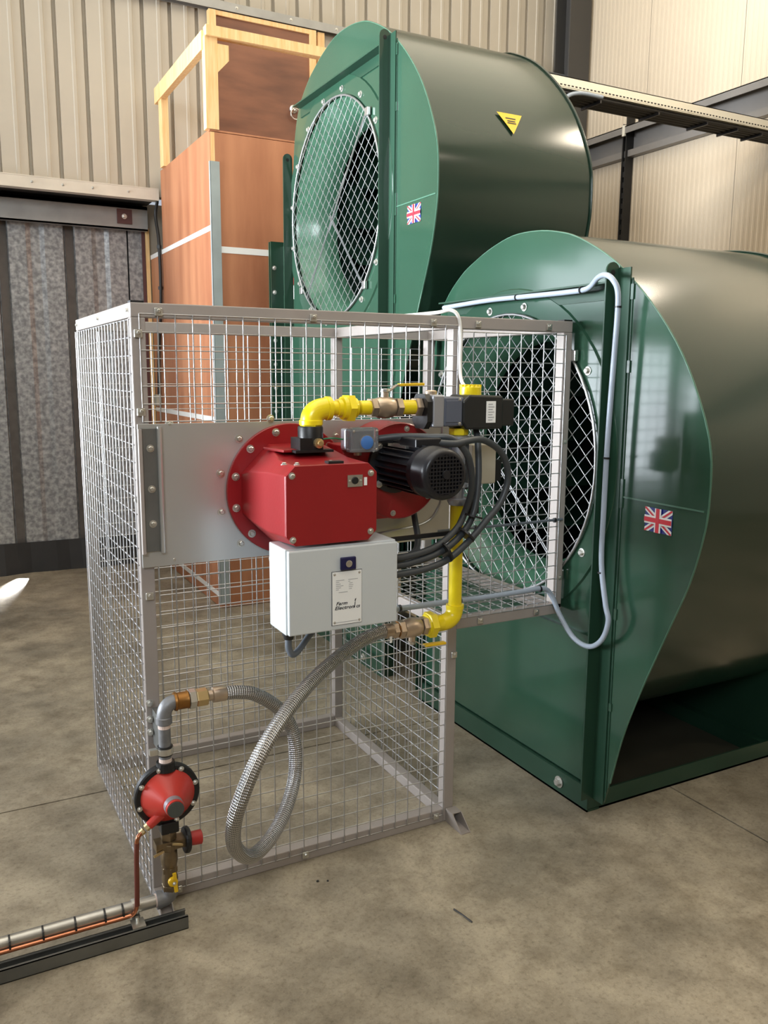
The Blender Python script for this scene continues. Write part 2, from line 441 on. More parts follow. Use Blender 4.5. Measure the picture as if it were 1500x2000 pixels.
WF = MB().box((-6.2, -8.3, 0), (5.4, -8.2, 6.1)).build('wall_front', wall_m); WF['kind'] = 'structure'

# ------------------------------------------------------------------ sliding door
MB().box((-5.4, YW+0.03, 2.935), (1.16, 5.05, 2.955)).build('dark_gap_sheet', col_m, WB)  # added dark sheet that shuts out sky and gives the gap its shade
MB().box((1.13, 4.86, 0), (2.3, 4.95, 2.95)).build('backing_sheet', wall_m, WB)
MB().box((-1.5, 4.95, 0), (1.13, 5.0, 2.95)).build('backing_sheet', wall_m, WB)
DR = struct('door_1', 'grey galvanised sliding door with wide vertical ribs')
YD = 4.83
def door_sheet(x0):
    b = MB(); P = 0.485
    pr = [(0, 0.045), (0.062, 0.045), (0.075, 0.0), (0.20, 0.0), (0.235, 0.012), (0.30, 0.012), (0.335, 0.0), (P-0.013, 0.0), (P, 0.045)]
    for (xa, da), (xb, db) in zip(pr[:-1], pr[1:]):
        b.poly([(x0+xa, YD+da, 0.20), (x0+xb, YD+db, 0.20), (x0+xb, YD+db, 2.86), (x0+xa, YD+da, 2.86)])
    return b
for k in range(5):
    door_sheet(-1.43+k*0.485).build('door_sheet', door_m, DR)
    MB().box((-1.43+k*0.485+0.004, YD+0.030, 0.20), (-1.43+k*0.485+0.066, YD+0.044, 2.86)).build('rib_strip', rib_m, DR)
MB().box((0.995, YD-0.002, 0.2), (1.10, YD+0.004, 2.80)).build('edge_sheet', door_m, DR)
MB().box((1.10, YD-0.02, 0.0), (1.125, YD+0.05, 2.80)).build('edge_strip', brown_pl, DR)
MB().box((-1.44, YD+0.046, 0.05), (1.12, YD+0.06, 2.86)).build('door_backing', col_m, DR)
rb = MB()
n = 26
for i in range(n):
    xa, xb = -1.44+2.54*i/n, -1.44+2.54*(i+1)/n
    f = lambda x: 0.02*math.sin(x*7.0)+0.012*math.sin(x*17)
    rb.poly([(xa, YD-0.01, 0.24), (xb, YD-0.01, 0.24), (xb, YD-0.08+f(xb), 0.0), (xa, YD-0.08+f(xa), 0.0)])
rb.build('rubber_skirt', rubber, DR, 60)
MB().box((-5.2, YD-0.10, 2.72), (1.135, YD-0.092, 2.905)).box((-5.2, YD-0.10, 2.72), (1.135, YD-0.03, 2.732)).box((-5.2, YD-0.10, 2.88), (1.135, YD+0.05, 2.905)).build('door_track', purlin, DR)
MB().box((0.895, YD-0.115, 2.76), (1.01, YD-0.1, 2.87)).build('track_bracket', brown_pl, DR)
bolt(DR, (0.95, YD-0.115, 2.815), (0,-1,0), 0.014)
MB().box((1.128, 4.80, 0.0), (1.158, 4.90, 2.75)).build('door_jamb', pine, DR)

# ------------------------------------------------------------------ timber framed hatch in the back wall
HT = thing('wall_hatch', 'dark plywood hatch door with a ring pull, high in the back wall', 'hatch', (2.0, YW-0.06, 2.95))
MB().box((1.635, YW-0.055, 2.95), (2.415, YW-0.035, 4.315)).build('door_panel', ply_dk, HT)
MB().box((1.578, YW-0.075, 2.95), (1.634, YW-0.02, 4.345)).build('frame_post', pine, HT)
MB().box((2.416, YW-0.075, 2.95), (2.47, YW-0.02, 4.345)).build('frame_post', pine, HT)
MB().box((2.49, YW-0.06, 2.95), (2.55, YW-0.02, 4.345)).build('frame_post', pine, HT)
MB().box((1.635, YW-0.07, 4.312), (2.415, YW-0.02, 4.346)).build('frame_head', pine, HT)
rp = MB().lathe((2.27, YW-0.055, 3.72), (0,-1,0), [(0, .035), (.012, .033), (.02, .018), (.03, .014)], 16).build('ring_plate', steel, HT, 40)
ring = [Vector((2.28+0.042*math.cos(t), YW-0.085, 3.68+0.042*math.sin(t))) for t in [2*PI*i/20 for i in range(21)]]
MB().tube(ring, 0.006, 8, False).build('pull_ring', steel, HT, 60)

# ------------------------------------------------------------------ plywood enclosure
PB = thing('plywood_enclosure', 'tall plywood box enclosure with white taped joints and zinc corner trim', 'enclosure', (1.17, 3.08, 0))
XB, YB = 1.165, 3.08
def plyx(y0, y1, z0, z1): return MB().box((XB, y0, z0), (XB+0.018, y1, z1))
def plyy(x0, x1, z0, z1): return MB().box((x0, YB, z0), (x1, YB+0.018, z1))
g = 0.004
for z0, z1 in ((0.0, 0.092), (0.092, 1.295), (1.295, 2.522)):
    plyx(YB+0.02, 4.79, z0+g, z1-g).build('plywood_panel', ply, PB)
plyx(YB+0.02, YW-0.09, 2.522+g, 3.105).build('plywood_panel', ply, PB)
for z0, z1 in ((0.0, 1.17), (1.17, 2.388), (2.388, 3.105)):
    plyy(XB, 2.38, z0+g, z1-g).build('plywood_panel', ply, PB)
for z in (0.092, 1.295, 2.522):
    MB().box((XB-0.003, YB, z-0.017), (XB, 4.79 if z < 2.6 else YW-.09, z+0.017)).build('joint_tape', tape, PB)
for z in (1.17, 2.388):
    MB().box((XB+0.055, YB-0.003, z-0.02), (2.3, YB, z+0.02)).build('joint_tape', tape, PB)
MB().box((XB-0.004, YB-0.006, 0.03), (XB+0.058, YB-0.002, 2.925)).box((XB-0.006, YB-0.006, 0.03), (XB-0.002, YB+0.016, 2.925)).build('corner_trim', zinc_trim, PB)
MB().box((XB+0.004, YB-0.001, 2.925), (XB+0.03, YB+0.02, 3.10)).build('corner_batten', pine, PB)
MB().box((XB, YB, 3.105), (2.38, YW-0.09, 3.115)).build('top_panel', ply, PB)
# timber guard frame on top
GF = thing('timber_guard_frame', 'pale pine guard frame with corner gusset on top of the plywood enclosure', 'frame', (1.17, 3.08, 3.115))
MB().box((1.145, YB-0.01, 3.116), (1.225, YB+0.055, 3.66)).build('corner_post', pine, GF)
MB().box((1.145, 4.20, 3.116), (1.195, 4.29, 3.60)).build('wall_post', pine, GF)
MB().box((1.135, YB+0.03, 3.585), (1.18, YW-0.10, 3.695)).build('side_rail', pine, GF)
MB().box((1.15, YB-0.03, 3.655), (1.985, YB+0.035, 3.715)).build('front_rail', pine, GF)
MB().prism([(1.226, 3.62), (1.297, 3.62), (1.297, 3.53), (1.226, 3.455)], 1, YB-0.012, YB+0.012).build('gusset', pine, GF)
# cable on the side of the enclosure
WC = MB().tube(catmull([(1.15, 4.45, 2.905), (1.145, 4.50, 2.80), (1.145, 4.42, 2.58), (1.145, 4.42, 2.15), (1.145, 4.55, 1.75), (1.145, 4.60, 1.42)], 8), 0.013, 8)
wco = WC.build('power_cable', cable_b, None, 60)
tag(wco, 'black cable clipped down the side of the plywood enclosure', 'cable')
for y_, z_ in ((4.42, 2.56), (4.42, 2.25), (4.47, 1.98)):
    MB().lathe((1.145, y_, z_-0.012), (0,0,1), [(0, .018), (.024, .018)], 10).build('cable_clip', blk, wco)
so = MB().box((1.12, 4.58, 1.33), (1.161, 4.68, 1.42)).build('socket_box', beige_box, None, None, 0.005)
tag(so, 'small pale socket box low on the side of the plywood enclosure', 'socket')

# ------------------------------------------------------------------ cable tray
CT = thing('cable_tray', 'pale perforated steel cable tray crossing high behind the green fans', 'cable tray', (2.8, 1.95, 3.33))
MB().box((2.72, 1.95, 3.345), (5.185, 1.954, 3.405)).box((2.72, 1.95, 3.40), (5.185, 2.02, 3.405)).build('side_flange', tray_m, CT)
MB().box((2.72, 2.19, 3.34), (5.185, 2.195, 3.405)).build('side_flange', tray_m, CT)
MB().box((2.72, 1.952, 3.338), (5.185, 2.19, 3.343)).build('tray_bed', tray_m, CT)
sl = MB()
x = 2.78
while x < 5.15:
    sl.box((x, 1.9485, 3.352), (x+0.016, 1.9505, 3.359)); x += 0.03
o = sl.build('slot_row', tray_blk, CT); o['kind'] = 'stuff'
tb = MB()
for yy in (1.975, 2.01, 2.05, 2.09, 2.13): tb.tube([(2.8, yy, 3.322), (4.0, yy+0.01, 3.325), (5.18, yy, 3.322)], 0.014, 8)
o = tb.build('cable_run', cable_b, CT, 60); o['kind'] = 'stuff'
for x_ in (2.98, 3.35, 3.85, 4.3, 4.6, 4.85): MB().box((x_, 1.958, 3.295), (x_+0.012, 2.14, 3.312)).build('cable_tie', blk, CT)
pc = MB().tube(catmull([(3.35, 1.94, 3.325), (3.16, 1.94, 3.32), (3.05, 1.94, 3.27), (2.99, 1.93, 3.14), (2.98, 1.9, 2.9)], 8), 0.012, 8).build('flexible_conduit', cable_l, None, 60)
tag(pc, 'short pale conduit curving down from the cable tray', 'conduit')
VT = thing('vertical_cable_drop', 'black vertical cable ladder hanging down the cream right wall', 'cable drop', (5.19, 3.6, 1.5))
MB().box((5.10, 3.585, 1.5), (5.188, 3.595, 3.86)).box((5.10, 3.625, 1.5), (5.188, 3.635, 3.80)).build('side_rail', tray_blk, VT)
z = 1.55
while z < 3.5:
    MB().box((5.11, 3.594, z), (5.15, 3.626, z+0.045)).build('rung', tray_blk, VT); z += 0.09
MB().box((5.045, 3.555, 3.68), (5.062, 3.585, 3.77)).build('hanger_tab', tray_m, VT)

# ------------------------------------------------------------------ fans
OUT = [(-.25,.06),(-.273,.148),(-.323,.346),(-.395,.543),(-.492,.771),(-.573,.962),(-.618,1.135),(-.627,1.25),(-.62,1.38),(-.576,1.51),
       (-.481,1.681),(-.339,1.846),(-.164,1.992),(.024,2.092),(.15,2.13),(.276,2.149),(.42,2.15),(.561,2.121),(.68,2.08),(.788,2.029),
       (.91,1.93),(.975,1.80),(1.01,1.6),(1.02,1.3),(1.02,.06)]
def dense(pts, k=5):
    P = catmull([(0, a, b) for a, b in pts], k); return [(q.y, q.z) for q in P]
CY_, CZ_ = 0.42, 1.287
def ray_outline(ang, poly):
    dx, dz = math.cos(ang), math.sin(ang); best = None
    n = len(poly)
    for i in range(n):
        (ax, az), (bx, bz) = poly[i], poly[(i+1) % n]
        ex, ez = bx-ax, bz-az; det = dx*(-ez)+ex*dz
        if abs(det) < 1e-12: continue
        rx, rz = ax-CY_, az-CZ_
        t = (rx*(-ez)+ex*rz)/det; u = (dx*rz-dz*rx)/det
        if t > 0 and -1e-6 <= u <= 1+1e-6 and (best is None or t < best): best = t
    return best
def clip_poly(poly, x0, x1, y0, y1):
    for ax, lim, sg in ((0, x0, 1), (0, x1, -1), (1, y0, 1), (1, y1, -1)):
        out = []
        for i in range(len(poly)):
            a, b = poly[i], poly[(i+1) % len(poly)]
            da, db = sg*(a[ax]-lim), sg*(b[ax]-lim)
            if da >= 0: out.append(a)
            if (da >= 0) != (db >= 0):
                t = da/(da-db); out.append((a[0]+(b[0]-a[0])*t, a[1]+(b[1]-a[1])*t))
        poly = out
        if not poly: break
    return poly
def flag(parent, X, yc, zc, w, h):
    b = MB(); lay = [0]
    def add(poly, mi):
        q = clip_poly(poly, -w/2, w/2, -h/2, h/2)
        if len(q) < 3: return
        lay[0] += 0.0007; b.cur = mi
        b.poly([(X-lay[0], yc-u, zc+v) for u, v in q])
    def strip(a, c, t):
        d = math.hypot(c[0]-a[0], c[1]-a[1]); nx, ny = -(c[1]-a[1])/d*t/2, (c[0]-a[0])/d*t/2
        return [(a[0]+nx, a[1]+ny), (c[0]+nx, c[1]+ny), (c[0]-nx, c[1]-ny), (a[0]-nx, a[1]-ny)]
    R_ = [(-w/2, -h/2), (w/2, -h/2), (w/2, h/2), (-w/2, h/2)]
    lay[0] += 0.0006; add(R_, 1)
    e = 1.2
    D1 = ((-w/2*e, -h/2*e), (w/2*e, h/2*e)); D2 = ((-w/2*e, h/2*e), (w/2*e, -h/2*e))
    add(strip(*D1, h*0.24), 0); add(strip(*D2, h*0.24), 0)
    add(strip(*D1, h*0.08), 2); add(strip(*D2, h*0.08), 2)
    add(strip((-w, 0), (w, 0), h*0.34), 0); add(strip((0, -h), (0, h), h*0.34), 0)
    add(strip((-w, 0), (w, 0), h*0.19), 2); add(strip((0, -h), (0, h), h*0.19), 2)
    o = MB.build(b, 'flag_sticker', [flag_w, flag_b, flag_r], parent)
    return ptag(o, 'small red white and blue flag sticker')

def make_fan(name, label, o, depth, floor_z):
    ox, oy, oz = o
    X0 = 1.58+ox; X1 = X0+depth
    T = lambda y, z: (y+oy, z+oz)
    root = thing(name, label, 'fan', (X0+depth/2, CY_+oy, floor_z), 'green centrifugal drying fans')
    out = dense(OUT[:-1], 4)+[OUT[-1]]
    # --- front panel with round inlet hole
    angs = sorted(set([round(2*PI*i/96-PI, 5) for i in range(96)] + [round(math.atan2(z-CZ_, y-CY_), 5) for y, z in (OUT[0], OUT[-1])]))
    def plate(Xa, Xb, rin):
        b = MB(); n = len(angs)
        for X in (Xa, Xb):
            for a in angs:
                R = ray_outline(a, out)
                y, z = T(CY_+R*math.cos(a), CZ_+R*math.sin(a)); b.v.append((X, y, z))
            for a in angs:
                y, z = T(CY_+rin*math.cos(a), CZ_+rin*math.sin(a)); b.v.append((X, y, z))
        for i in range(n):
            j = (i+1) % n
            b.face((i, j, n+j, n+i)); b.face((2*n+i, 3*n+i, 3*n+j, 2*n+j)); b.face((i, 2*n+i, 2*n+j, j)); b.face((n+i, n+j, 3*n+j, 3*n+i))
        return b
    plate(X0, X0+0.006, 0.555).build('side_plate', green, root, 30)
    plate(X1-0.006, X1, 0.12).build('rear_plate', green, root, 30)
    # --- scroll wrap
    i0 = next(i for i, q in enumerate(out) if q[1] > 0.66)
    wrap = [(1.0, 0.19), (0.6, 0.19), (0.3, 0.21), (0.05, 0.27), (-0.13, 0.355), (-0.27, 0.46), (-0.38, 0.57)] + out[i0:-1] + [(1.02, 0.06)]
    ins = 0.006; b = MB(); n = len(wrap)
    for y, z in wrap:
        d = Vector((y-CY_, z-CZ_)).normalized()*ins
        Y, Z = T(y, z); b.v.append((X0+0.006, Y-d.x, Z-d.y)); b.v.append((X1-0.006, Y-d.x, Z-d.y))
    for i in range(n-1): b.face((2*i, 2*i+1, 2*i+3, 2*i+2))
    wr = b.build('scroll_wrap', green_shaded, root, 50)
    # rolled bead along both rims
    bp = [Vector((X0+0.004, *T(y, z))) for y, z in out[4:-1]]
    MB().tube(bp, 0.004, 6).build('rim_bead', seamm, root, 60)
    bp = [Vector((X1-0.003, *T(y, z))) for y, z in out[i0:-1]]
    MB().tube(bp, 0.005, 6).build('rim_bead', green_shaded, root, 60)
    # --- inlet bell and dark inside
    c = (X0, CY_+oy, CZ_+oz)
    MB().lathe(c, (1,0,0), [(0.0, .555), (0.02, .545), (0.08, .50), (0.16, .465), (0.22, .46)], 64, False).build('inlet_cone', cone_m, root, 60)
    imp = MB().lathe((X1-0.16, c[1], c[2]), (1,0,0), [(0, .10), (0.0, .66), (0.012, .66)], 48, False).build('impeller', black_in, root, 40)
    bl = MB()
    for k in range(12):
        a = 2*PI*k/12; a2 = a+0.45
        bl.poly([(X0+0.33, c[1]+.44*math.cos(a), c[2]+.44*math.sin(a)), (X1-0.16, c[1]+.44*math.cos(a), c[2]+.44*math.sin(a)),
                 (X1-0.16, c[1]+.66*math.cos(a2), c[2]+.66*math.sin(a2)), (X0+0.33, c[1]+.66*math.cos(a2), c[2]+.66*math.sin(a2))])
    bl.build('impeller_blades', green_dk, imp)
    MB().lathe((X1-0.30, c[1], c[2]), (1,0,0), [(0, .05), (0.02, .08), (0.14, .09), (0.2, .09)], 20).build('hub', black_in, imp, 40)
    MB().lathe((X1-0.012, c[1], c[2]), (1,0,0), [(0, .0), (0.0, .8)], 32, False).build('dark_inside_disc', black_in, root)  # black disc painting in the darkness inside the casing
    # --- inlet ring, guard
    b = MB().lathe((c[0]-0.008, c[1], c[2]), (1,0,0), [(0, .555), (0, .655), (0.008, .66)], 64, False)
    b.build('inlet_ring', green, root, 40)
    rg = [Vector((c[0]-0.018, c[1]+.56*math.cos(t), c[2]+.56*math.sin(t))) for t in [2*PI*i/64 for i in range(65)]]
    MB().tube(rg, 0.0055, 8, False).build('guard_ring', galv_wire, root, 60)
    gm = MB(); s = 0.0525; R = 0.558
    k = -int(R/s)
    while k*s < R:
        d = k*s
        if abs(d) < R:
            h = math.sqrt(R*R-d*d)
            for sg, xo in ((1, -0.0165), (-1, -0.0205)):
                ca, sa = math.cos(sg*PI/4.25), math.sin(sg*PI/4.25)
                p0 = (c[0]+xo, c[1]-sa*d-ca*h, c[2]+ca*d-sa*h); p1 = (c[0]+xo, c[1]-sa*d+ca*h, c[2]+ca*d+sa*h)
                gm.tube([p0, p1], 0.0017, 5, False)
        k += 1
    g_ = gm.build('guard_mesh', galv_wire, root, 80); g_['kind'] = 'stuff'
    ca, sa = math.cos(PI/4.25), math.sin(PI/4.25)
    bars = [((-.40, .385), (.34, -.43)), ((.02, -.02), (-.36, -.40))] if floor_z > 0.5 else [((.05, -.02), (-.38, -.40))]
    for (ya, za), (yb_, zb) in bars:
        gb = MB()
        for q in (-0.006, 0.006):
            gb.bar((c[0]-0.024, c[1]+ya, c[2]+za+q), (c[0]-0.024, c[1]+yb_, c[2]+zb+q), 0.004, 0.004, (1,0,0))
        gb.build('guard_bar', galv_wire, root)
    for a in (math.radians(137), math.radians(227), math.radians(318)):
        y_, z_ = c[1]+.575*math.cos(a), c[2]+.575*math.sin(a)
        MB().box((c[0]-0.03, y_-0.018, z_-0.02), (c[0]-0.012, y_+0.018, z_+0.02)).build('guard_clip', steel, root, None, 0.004)
    for k in range(16):
        a = 2*PI*(k+.45)/16
        bolt(root, (c[0]-0.008, c[1]+.592*math.cos(a), c[2]+.592*math.sin(a)), (-1,0,0), 0.0115)
    # --- angle posts, rail
    def post(y, ztop, name='angle_post'):
        b = MB(); n = 8
        yy, zt = y+oy, ztop+oz
        poly = [(X0-0.058, floor_z+0.055 if floor_z < 0.5 else oz+0.02)]
        z0 = poly[0][1]
        arc = [(X0-0.058+0.029-0.029*math.cos(t), zt-0.03+0.03*math.sin(t)) for t in [PI*i/8 for i in range(9)]]
        pl = [(X0, z0), (X0-0.058, z0)] + arc
        b.prism(pl, 1, yy-0.003, yy+0.003)
        b.box((X0-0.006, yy, z0), (X0, yy+(-0.06 if y < 0.4 else 0.06), zt-0.02))
        p = b.build(name, green_dk, root)
        MB().lathe((X0-0.03, yy-0.0035, zt-0.035), (0,1,0), [(0, .010), (.0072, .010)], 12).build('post_hole', black_in, p)
        return p
    post(-0.19, 1.985); post(1.03, 1.70)
    MB().box((X0-0.055, -0.185+oy, 1.915+oz), (X0, 0.88+oy, 1.921+oz)).box((X0-0.006, -0.185+oy, 1.865+oz), (X0, 0.88+oy, 1.92+oz)).build('angle_rail', green_dk, root)
    # --- seams
    MB().box((X0-0.003, -0.262+oy, 0.10+oz), (X0, -0.257+oy, 1.93+oz)).build('panel_seam', green_dk, root)
    for z0, z1 in ((1.86, 1.91), (1.62, 1.66), (1.16, 1.26), (.76, .80), (.42, .45)):
        MB().box((X0-0.005, -0.266+oy, z0+oz), (X0, -0.254+oy, z1+oz)).build('weld_tab', green, root)
    MB().box((X0-0.0025, -0.615+oy, 1.196+oz), (X0, -0.262+oy, 1.201+oz)).build('panel_seam', seamm, root)
    flag(root, X0, -0.432+oy, 1.142+oz, 0.118, 0.080)
    # --- lower folded panel and base frame
    MB().box((X0-0.012, -0.185+oy, .10+oz), (X0, 1.06+oy, .66+oz)).build('lower_panel', green, root, None, 0.003)
    MB().box((X0-0.016, -0.185+oy, .645+oz), (X0, 1.06+oy, .668+oz)).build('panel_fold', green, root)
    b = MB().box((X0-0.025, -0.19+oy, oz), (X0+0.035, 1.06+oy, oz+0.008)).box((X0-0.025, -0.19+oy, oz), (X0-0.019, 1.06+oy, oz+0.095))
    b.box((X0-0.02, -0.19+oy, oz+.09), (X0, 1.06+oy, oz+.096))
    b.build('base_rail', green_dk, root)
    b = MB().box((X0-0.018, -0.188+oy, oz+.001), (X1-0.06, -0.13+oy, oz+0.009)).box((X0-0.018, -0.188+oy, oz+.001), (X1-0.06, -0.181+oy, oz+0.075))
    b.build('base_rail', green_dk, root)
    MB().box((X1-0.12, -0.18+oy, oz), (X1-0.06, 1.06+oy, oz+0.075)).build('base_rail', green_dk, root)
    MB().box((X0, 1.0+oy, oz), (X1, 1.06+oy, oz+0.075)).build('base_rail', green_dk, root)
    MB().box((X0+0.01, 1.0+oy, oz+0.075), (X1, 1.008+oy, oz+0.40)).build('back_shade_panel', green_dk, root)  # added panel closing the far side so the space under the scroll stays dark
    MB().box((X0+0.04, -0.12+oy, oz+0.002), (X1-0.13, 0.99+oy, oz+0.012)).build('base_plate', base_m, root)
    # rear support plate reaching the floor
    MB().prism([T(-0.17, 0.0), T(1.0, 0.0), T(1.0, 1.0), T(-0.50, 1.0), T(-0.30, 0.45)], 0, X1-0.075, X1-0.062).build('rear_support', green_dk, root)
    return root, X0, X1
FAN2, F2X0, F2X1 = make_fan('centrifugal_fan', 'green centrifugal fan standing on the floor beside the mesh cage', (0, 0, 0), 1.06, 0.0)
FAN1, F1X0, F1X1 = make_fan('centrifugal_fan', 'raised green centrifugal fan behind, with the yellow triangle on its drum', (-0.096, 1.466, 1.179), 0.86, 1.179)
bolt(FAN2, (F2X0-0.026, -0.03, 0.05), (-1, 0, 0), 0.016)
# warning triangle wrapped on the raised fan's drum
def on_wrap(y, z):
    return y+1.466-0.004, z+1.179
tri = MB()
A = (1.845, -0.531, 1.598); B = (1.985, -0.524, 1.610); C = (1.908, -0.582, 1.500)
N_ = 6
def wrap_y(z):
    for (a, b), (c_, d) in zip(OUT[:15], OUT[1:16]):
        if b <= z <= d: return a+(c_-a)*(z-b)/(d-b)
W_OUT = dense(OUT[:-1], 4)
def wrap_yd(z):
    for (a, b), (c_, d) in zip(W_OUT[:-1], W_OUT[1:]):
        if b <= z <= d: return a+(c_-a)*(z-b)/(d-b)
rows = []
for i in range(N_+1):
    t = i/N_; z = 1.600+(1.500-1.600)*t
    xa = A[0]+(C[0]-A[0])*t; xb = B[0]+(C[0]-B[0])*t
    rows.append(((xa, wrap_yd(z)+1.466-0.0035, z+1.179), (xb, wrap_yd(z)+1.466-0.0035, z+1.179)))
for (a, b), (c_, d) in zip(rows[:-1], rows[1:]): tri.poly([a, b, d, c_])
to = tri.build('warning_sticker', warn_y, FAN1)
ptag(to, 'yellow triangular warning sticker')
pr = MB()
for z, hw in ((1.578, .028), (1.565, .022), (1.555, .024)):
    pr.poly([(1.913-hw, wrap_yd(z)+1.466-0.005, z+1.179), (1.913+hw, wrap_yd(z)+1.466-0.005, z+1.179), (1.913+hw, wrap_yd(z-.005)+1.466-0.005, z-.005+1.179), (1.913-hw, wrap_yd(z-.005)+1.466-0.005, z-.005+1.179)])
pr.build('sticker_print', ink, to)
# outlet duct of the raised fan into the plywood enclosure
OD = thing('outlet_duct', 'bolted green outlet duct between the raised fan and the plywood enclosure', 'duct', (1.95, 2.8, 0))
MB().box((1.60, 2.54, 0.30), (2.30, 3.02, 2.42)).build('duct_body', green, OD)
MB().box((1.515, 2.955, 0.28), (2.36, 2.968, 2.445)).box((1.515, 2.985, 0.28), (2.36, 3.0, 2.445)).box((1.555, 2.96, 0.28), (1.565, 3.0, 2.445)).build('duct_flange', green_dk, OD)
z = 0.42
while z < 2.42:
    bolt(OD, (1.537, 2.955, z), (0,-1,0), 0.010); z += 0.155
MB().box((1.592, 2.62, 1.95), (1.60, 2.80, 2.30)).build('duct_patch', green, OD)
lb = MB().box((1.5915, 2.72, 2.16), (1.5985, 2.80, 2.32)).build('duct_label', lbl_red, OD); ptag(lb, 'red and white label')
MB().box((1.5905, 2.72, 2.07), (1.5985, 2.80, 2.155)).build('duct_label', wht_lbl, OD)
# stand of the raised fan
FS = thing('fan_stand', 'dark green steel stand carrying the raised fan', 'stand', (1.95, 1.9, 0))
MB().box((1.55, 1.42, 0.0), (1.556, 2.50, 1.17)).build('stand_panel', green, FS)
MB().box((1.53, 1.40, 0.0), (1.60, 2.52, 0.09)).build('stand_rail', green_dk, FS)
MB().box((1.53, 1.34, 1.10), (2.34, 2.52, 1.175)).build('stand_rail', green_dk, FS)
for x_, y_ in ((1.545, 1.41), (1.545, 2.45), (2.26, 1.41), (2.26, 2.45)):
    MB().box((x_, y_, 0), (x_+0.06, y_+0.06, 1.10)).build('stand_leg', green_dk, FS)
MB().box((2.26, 1.46, 0.02), (2.266, 2.48, 1.10)).build('stand_panel', green_dk, FS)
bolt(FS, (1.529, 1.62, 0.05), (-1,0,0), 0.014)

# ------------------------------------------------------------------ mesh cage
D, WT, WBX, H, H1 = 0.986, 1.551, 1.085, 1.80, 0.741
CG = thing('mesh_cage', 'grey steel guard cage with welded wire mesh standing before the fans', 'cage', (WBX/2, D/2, 0))
t = 0.04
def post(x, y, z0, z1, nm='post'): return MB().box((x, y, z0), (x+t, y+t, z1)).build(nm, frame_m, CG, None, 0.003)
post(0, 0, 0.0, H-0.04); post(0, D-t, 0, H-0.04); post(WBX-t, 0, 0, H-0.04); post(WBX-t, D-t, 0, H-0.04)
post(WT-t, 0, H1, H-0.04); post(WT-t, D-t, H1, H-0.04)
def rail(a, b): return MB().box(a, b).build('rail', frame_m, CG, None, 0.003)
rail((0, 0, H-t), (WT, t, H)); rail((0, D-t, H-t), (WT, D, H))
rail((0, t, H-t), (t, D-t, H)); rail((WBX-t, t, H-t), (WBX, D-t, H)); rail((WT-t, t, H-t), (WT, D-t, H))
rail((t, 0, 0), (WBX-t, t, t+.01)); rail((t, D-t, 0.0), (WBX-t, D, t+.01)); rail((0, t, 0), (t, D-t, t)); rail((WBX-t, t, 0), (WBX, D-t, t))
rail((WBX, 0, H1-t/2), (WT, t, H1+t/2)); rail((WBX, D-t, H1-t/2), (WT, D, H1+t/2))
rail((WBX-t, t, H1-t/2), (WBX, D-t, H1+t/2)); rail((WT-t, t, H1-t/2), (WT, D-t, H1+t/2))
for x_, y_ in ((0, 0), (WT-t, 0)):
    MB().box((x_+.002, y_+.002, H), (x_+t-.002, y_+t-.002, H+0.005)).build('end_cap', blk, CG)
# feet: slanted open tube ends reaching forward
def foot(x):
    b = MB(); w = 0.003
    y0, y1, yt = -0.0015, -0.108, -0.045; hh = 0.05
    side = [(y0, 0), (y1, 0), (yt, hh), (y0, hh)]
    b.prism(side, 0, x, x+w); b.prism(side, 0, x+t-w, x+t)
    b.box((x+w, y1, 0), (x+t-w, y0, w)); b.box((x+w, yt, hh-w), (x+t-w, y0, hh))
    b.build('foot', frame_m, CG)
foot(WBX-t+.008); foot(0.0)
def wires(u0, u1, v0, v1, fn, nu, nv, r=0.0019, off=0.0036):
    b = MB()
    for i in range(nu+1):
        u = u0+(u1-u0)*i/nu; b.tube([fn(u, v0, 0), fn(u, v1, 0)], r, 6, True)
    for j in range(nv+1):
        v = v0+(v1-v0)*j/nv; b.tube([fn(u0, v, off), fn(u1, v, off)], r, 6, True)
    return b
def panel(b, lab=None):
    o = b.build('wire_mesh_panel', galv_wire, CG, 80); o['kind'] = 'stuff'; return o
S = 0.0495
fy = lambda u, v, o: (u, -0.004+o, v)
panel(wires(0.023, 0.023+21*S, 1.473, 1.473+6*S, fy, 21, 6))
panel(wires(0.050, 0.050+20*S, 0.028, 0.028+21*S, fy, 20, 21))
panel(wires(1.075, 1.075+9*S, 0.76, 0.76+20*S, fy, 9, 20))
fx = lambda u, v, o: (-0.004+o, u, v)
panel(wires(0.012, 0.012+19*0.0505, 0.022, 0.022+35*S, fx, 19, 35))
by = lambda u, v, o: (u, D+0.004-o, v)
panel(wires(0.03, 0.03+20*S, 0.028, 0.028+35*S, by, 20, 35))
panel(wires(1.10, 1.10+8*S, 0.78, 0.78+19*S, by, 8, 19))
rx = lambda u, v, o: (WBX+0.004-o, u, v)
panel(wires(0.012, 0.012+19*0.0505, 0.022, 0.022+13*S, rx, 19, 13))
fz = lambda u, v, o: (u, v, H1+0.022+o)
panel(wires(1.06, 1.06+9*S, 0.02, 0.02+19*S, fz, 9, 19))
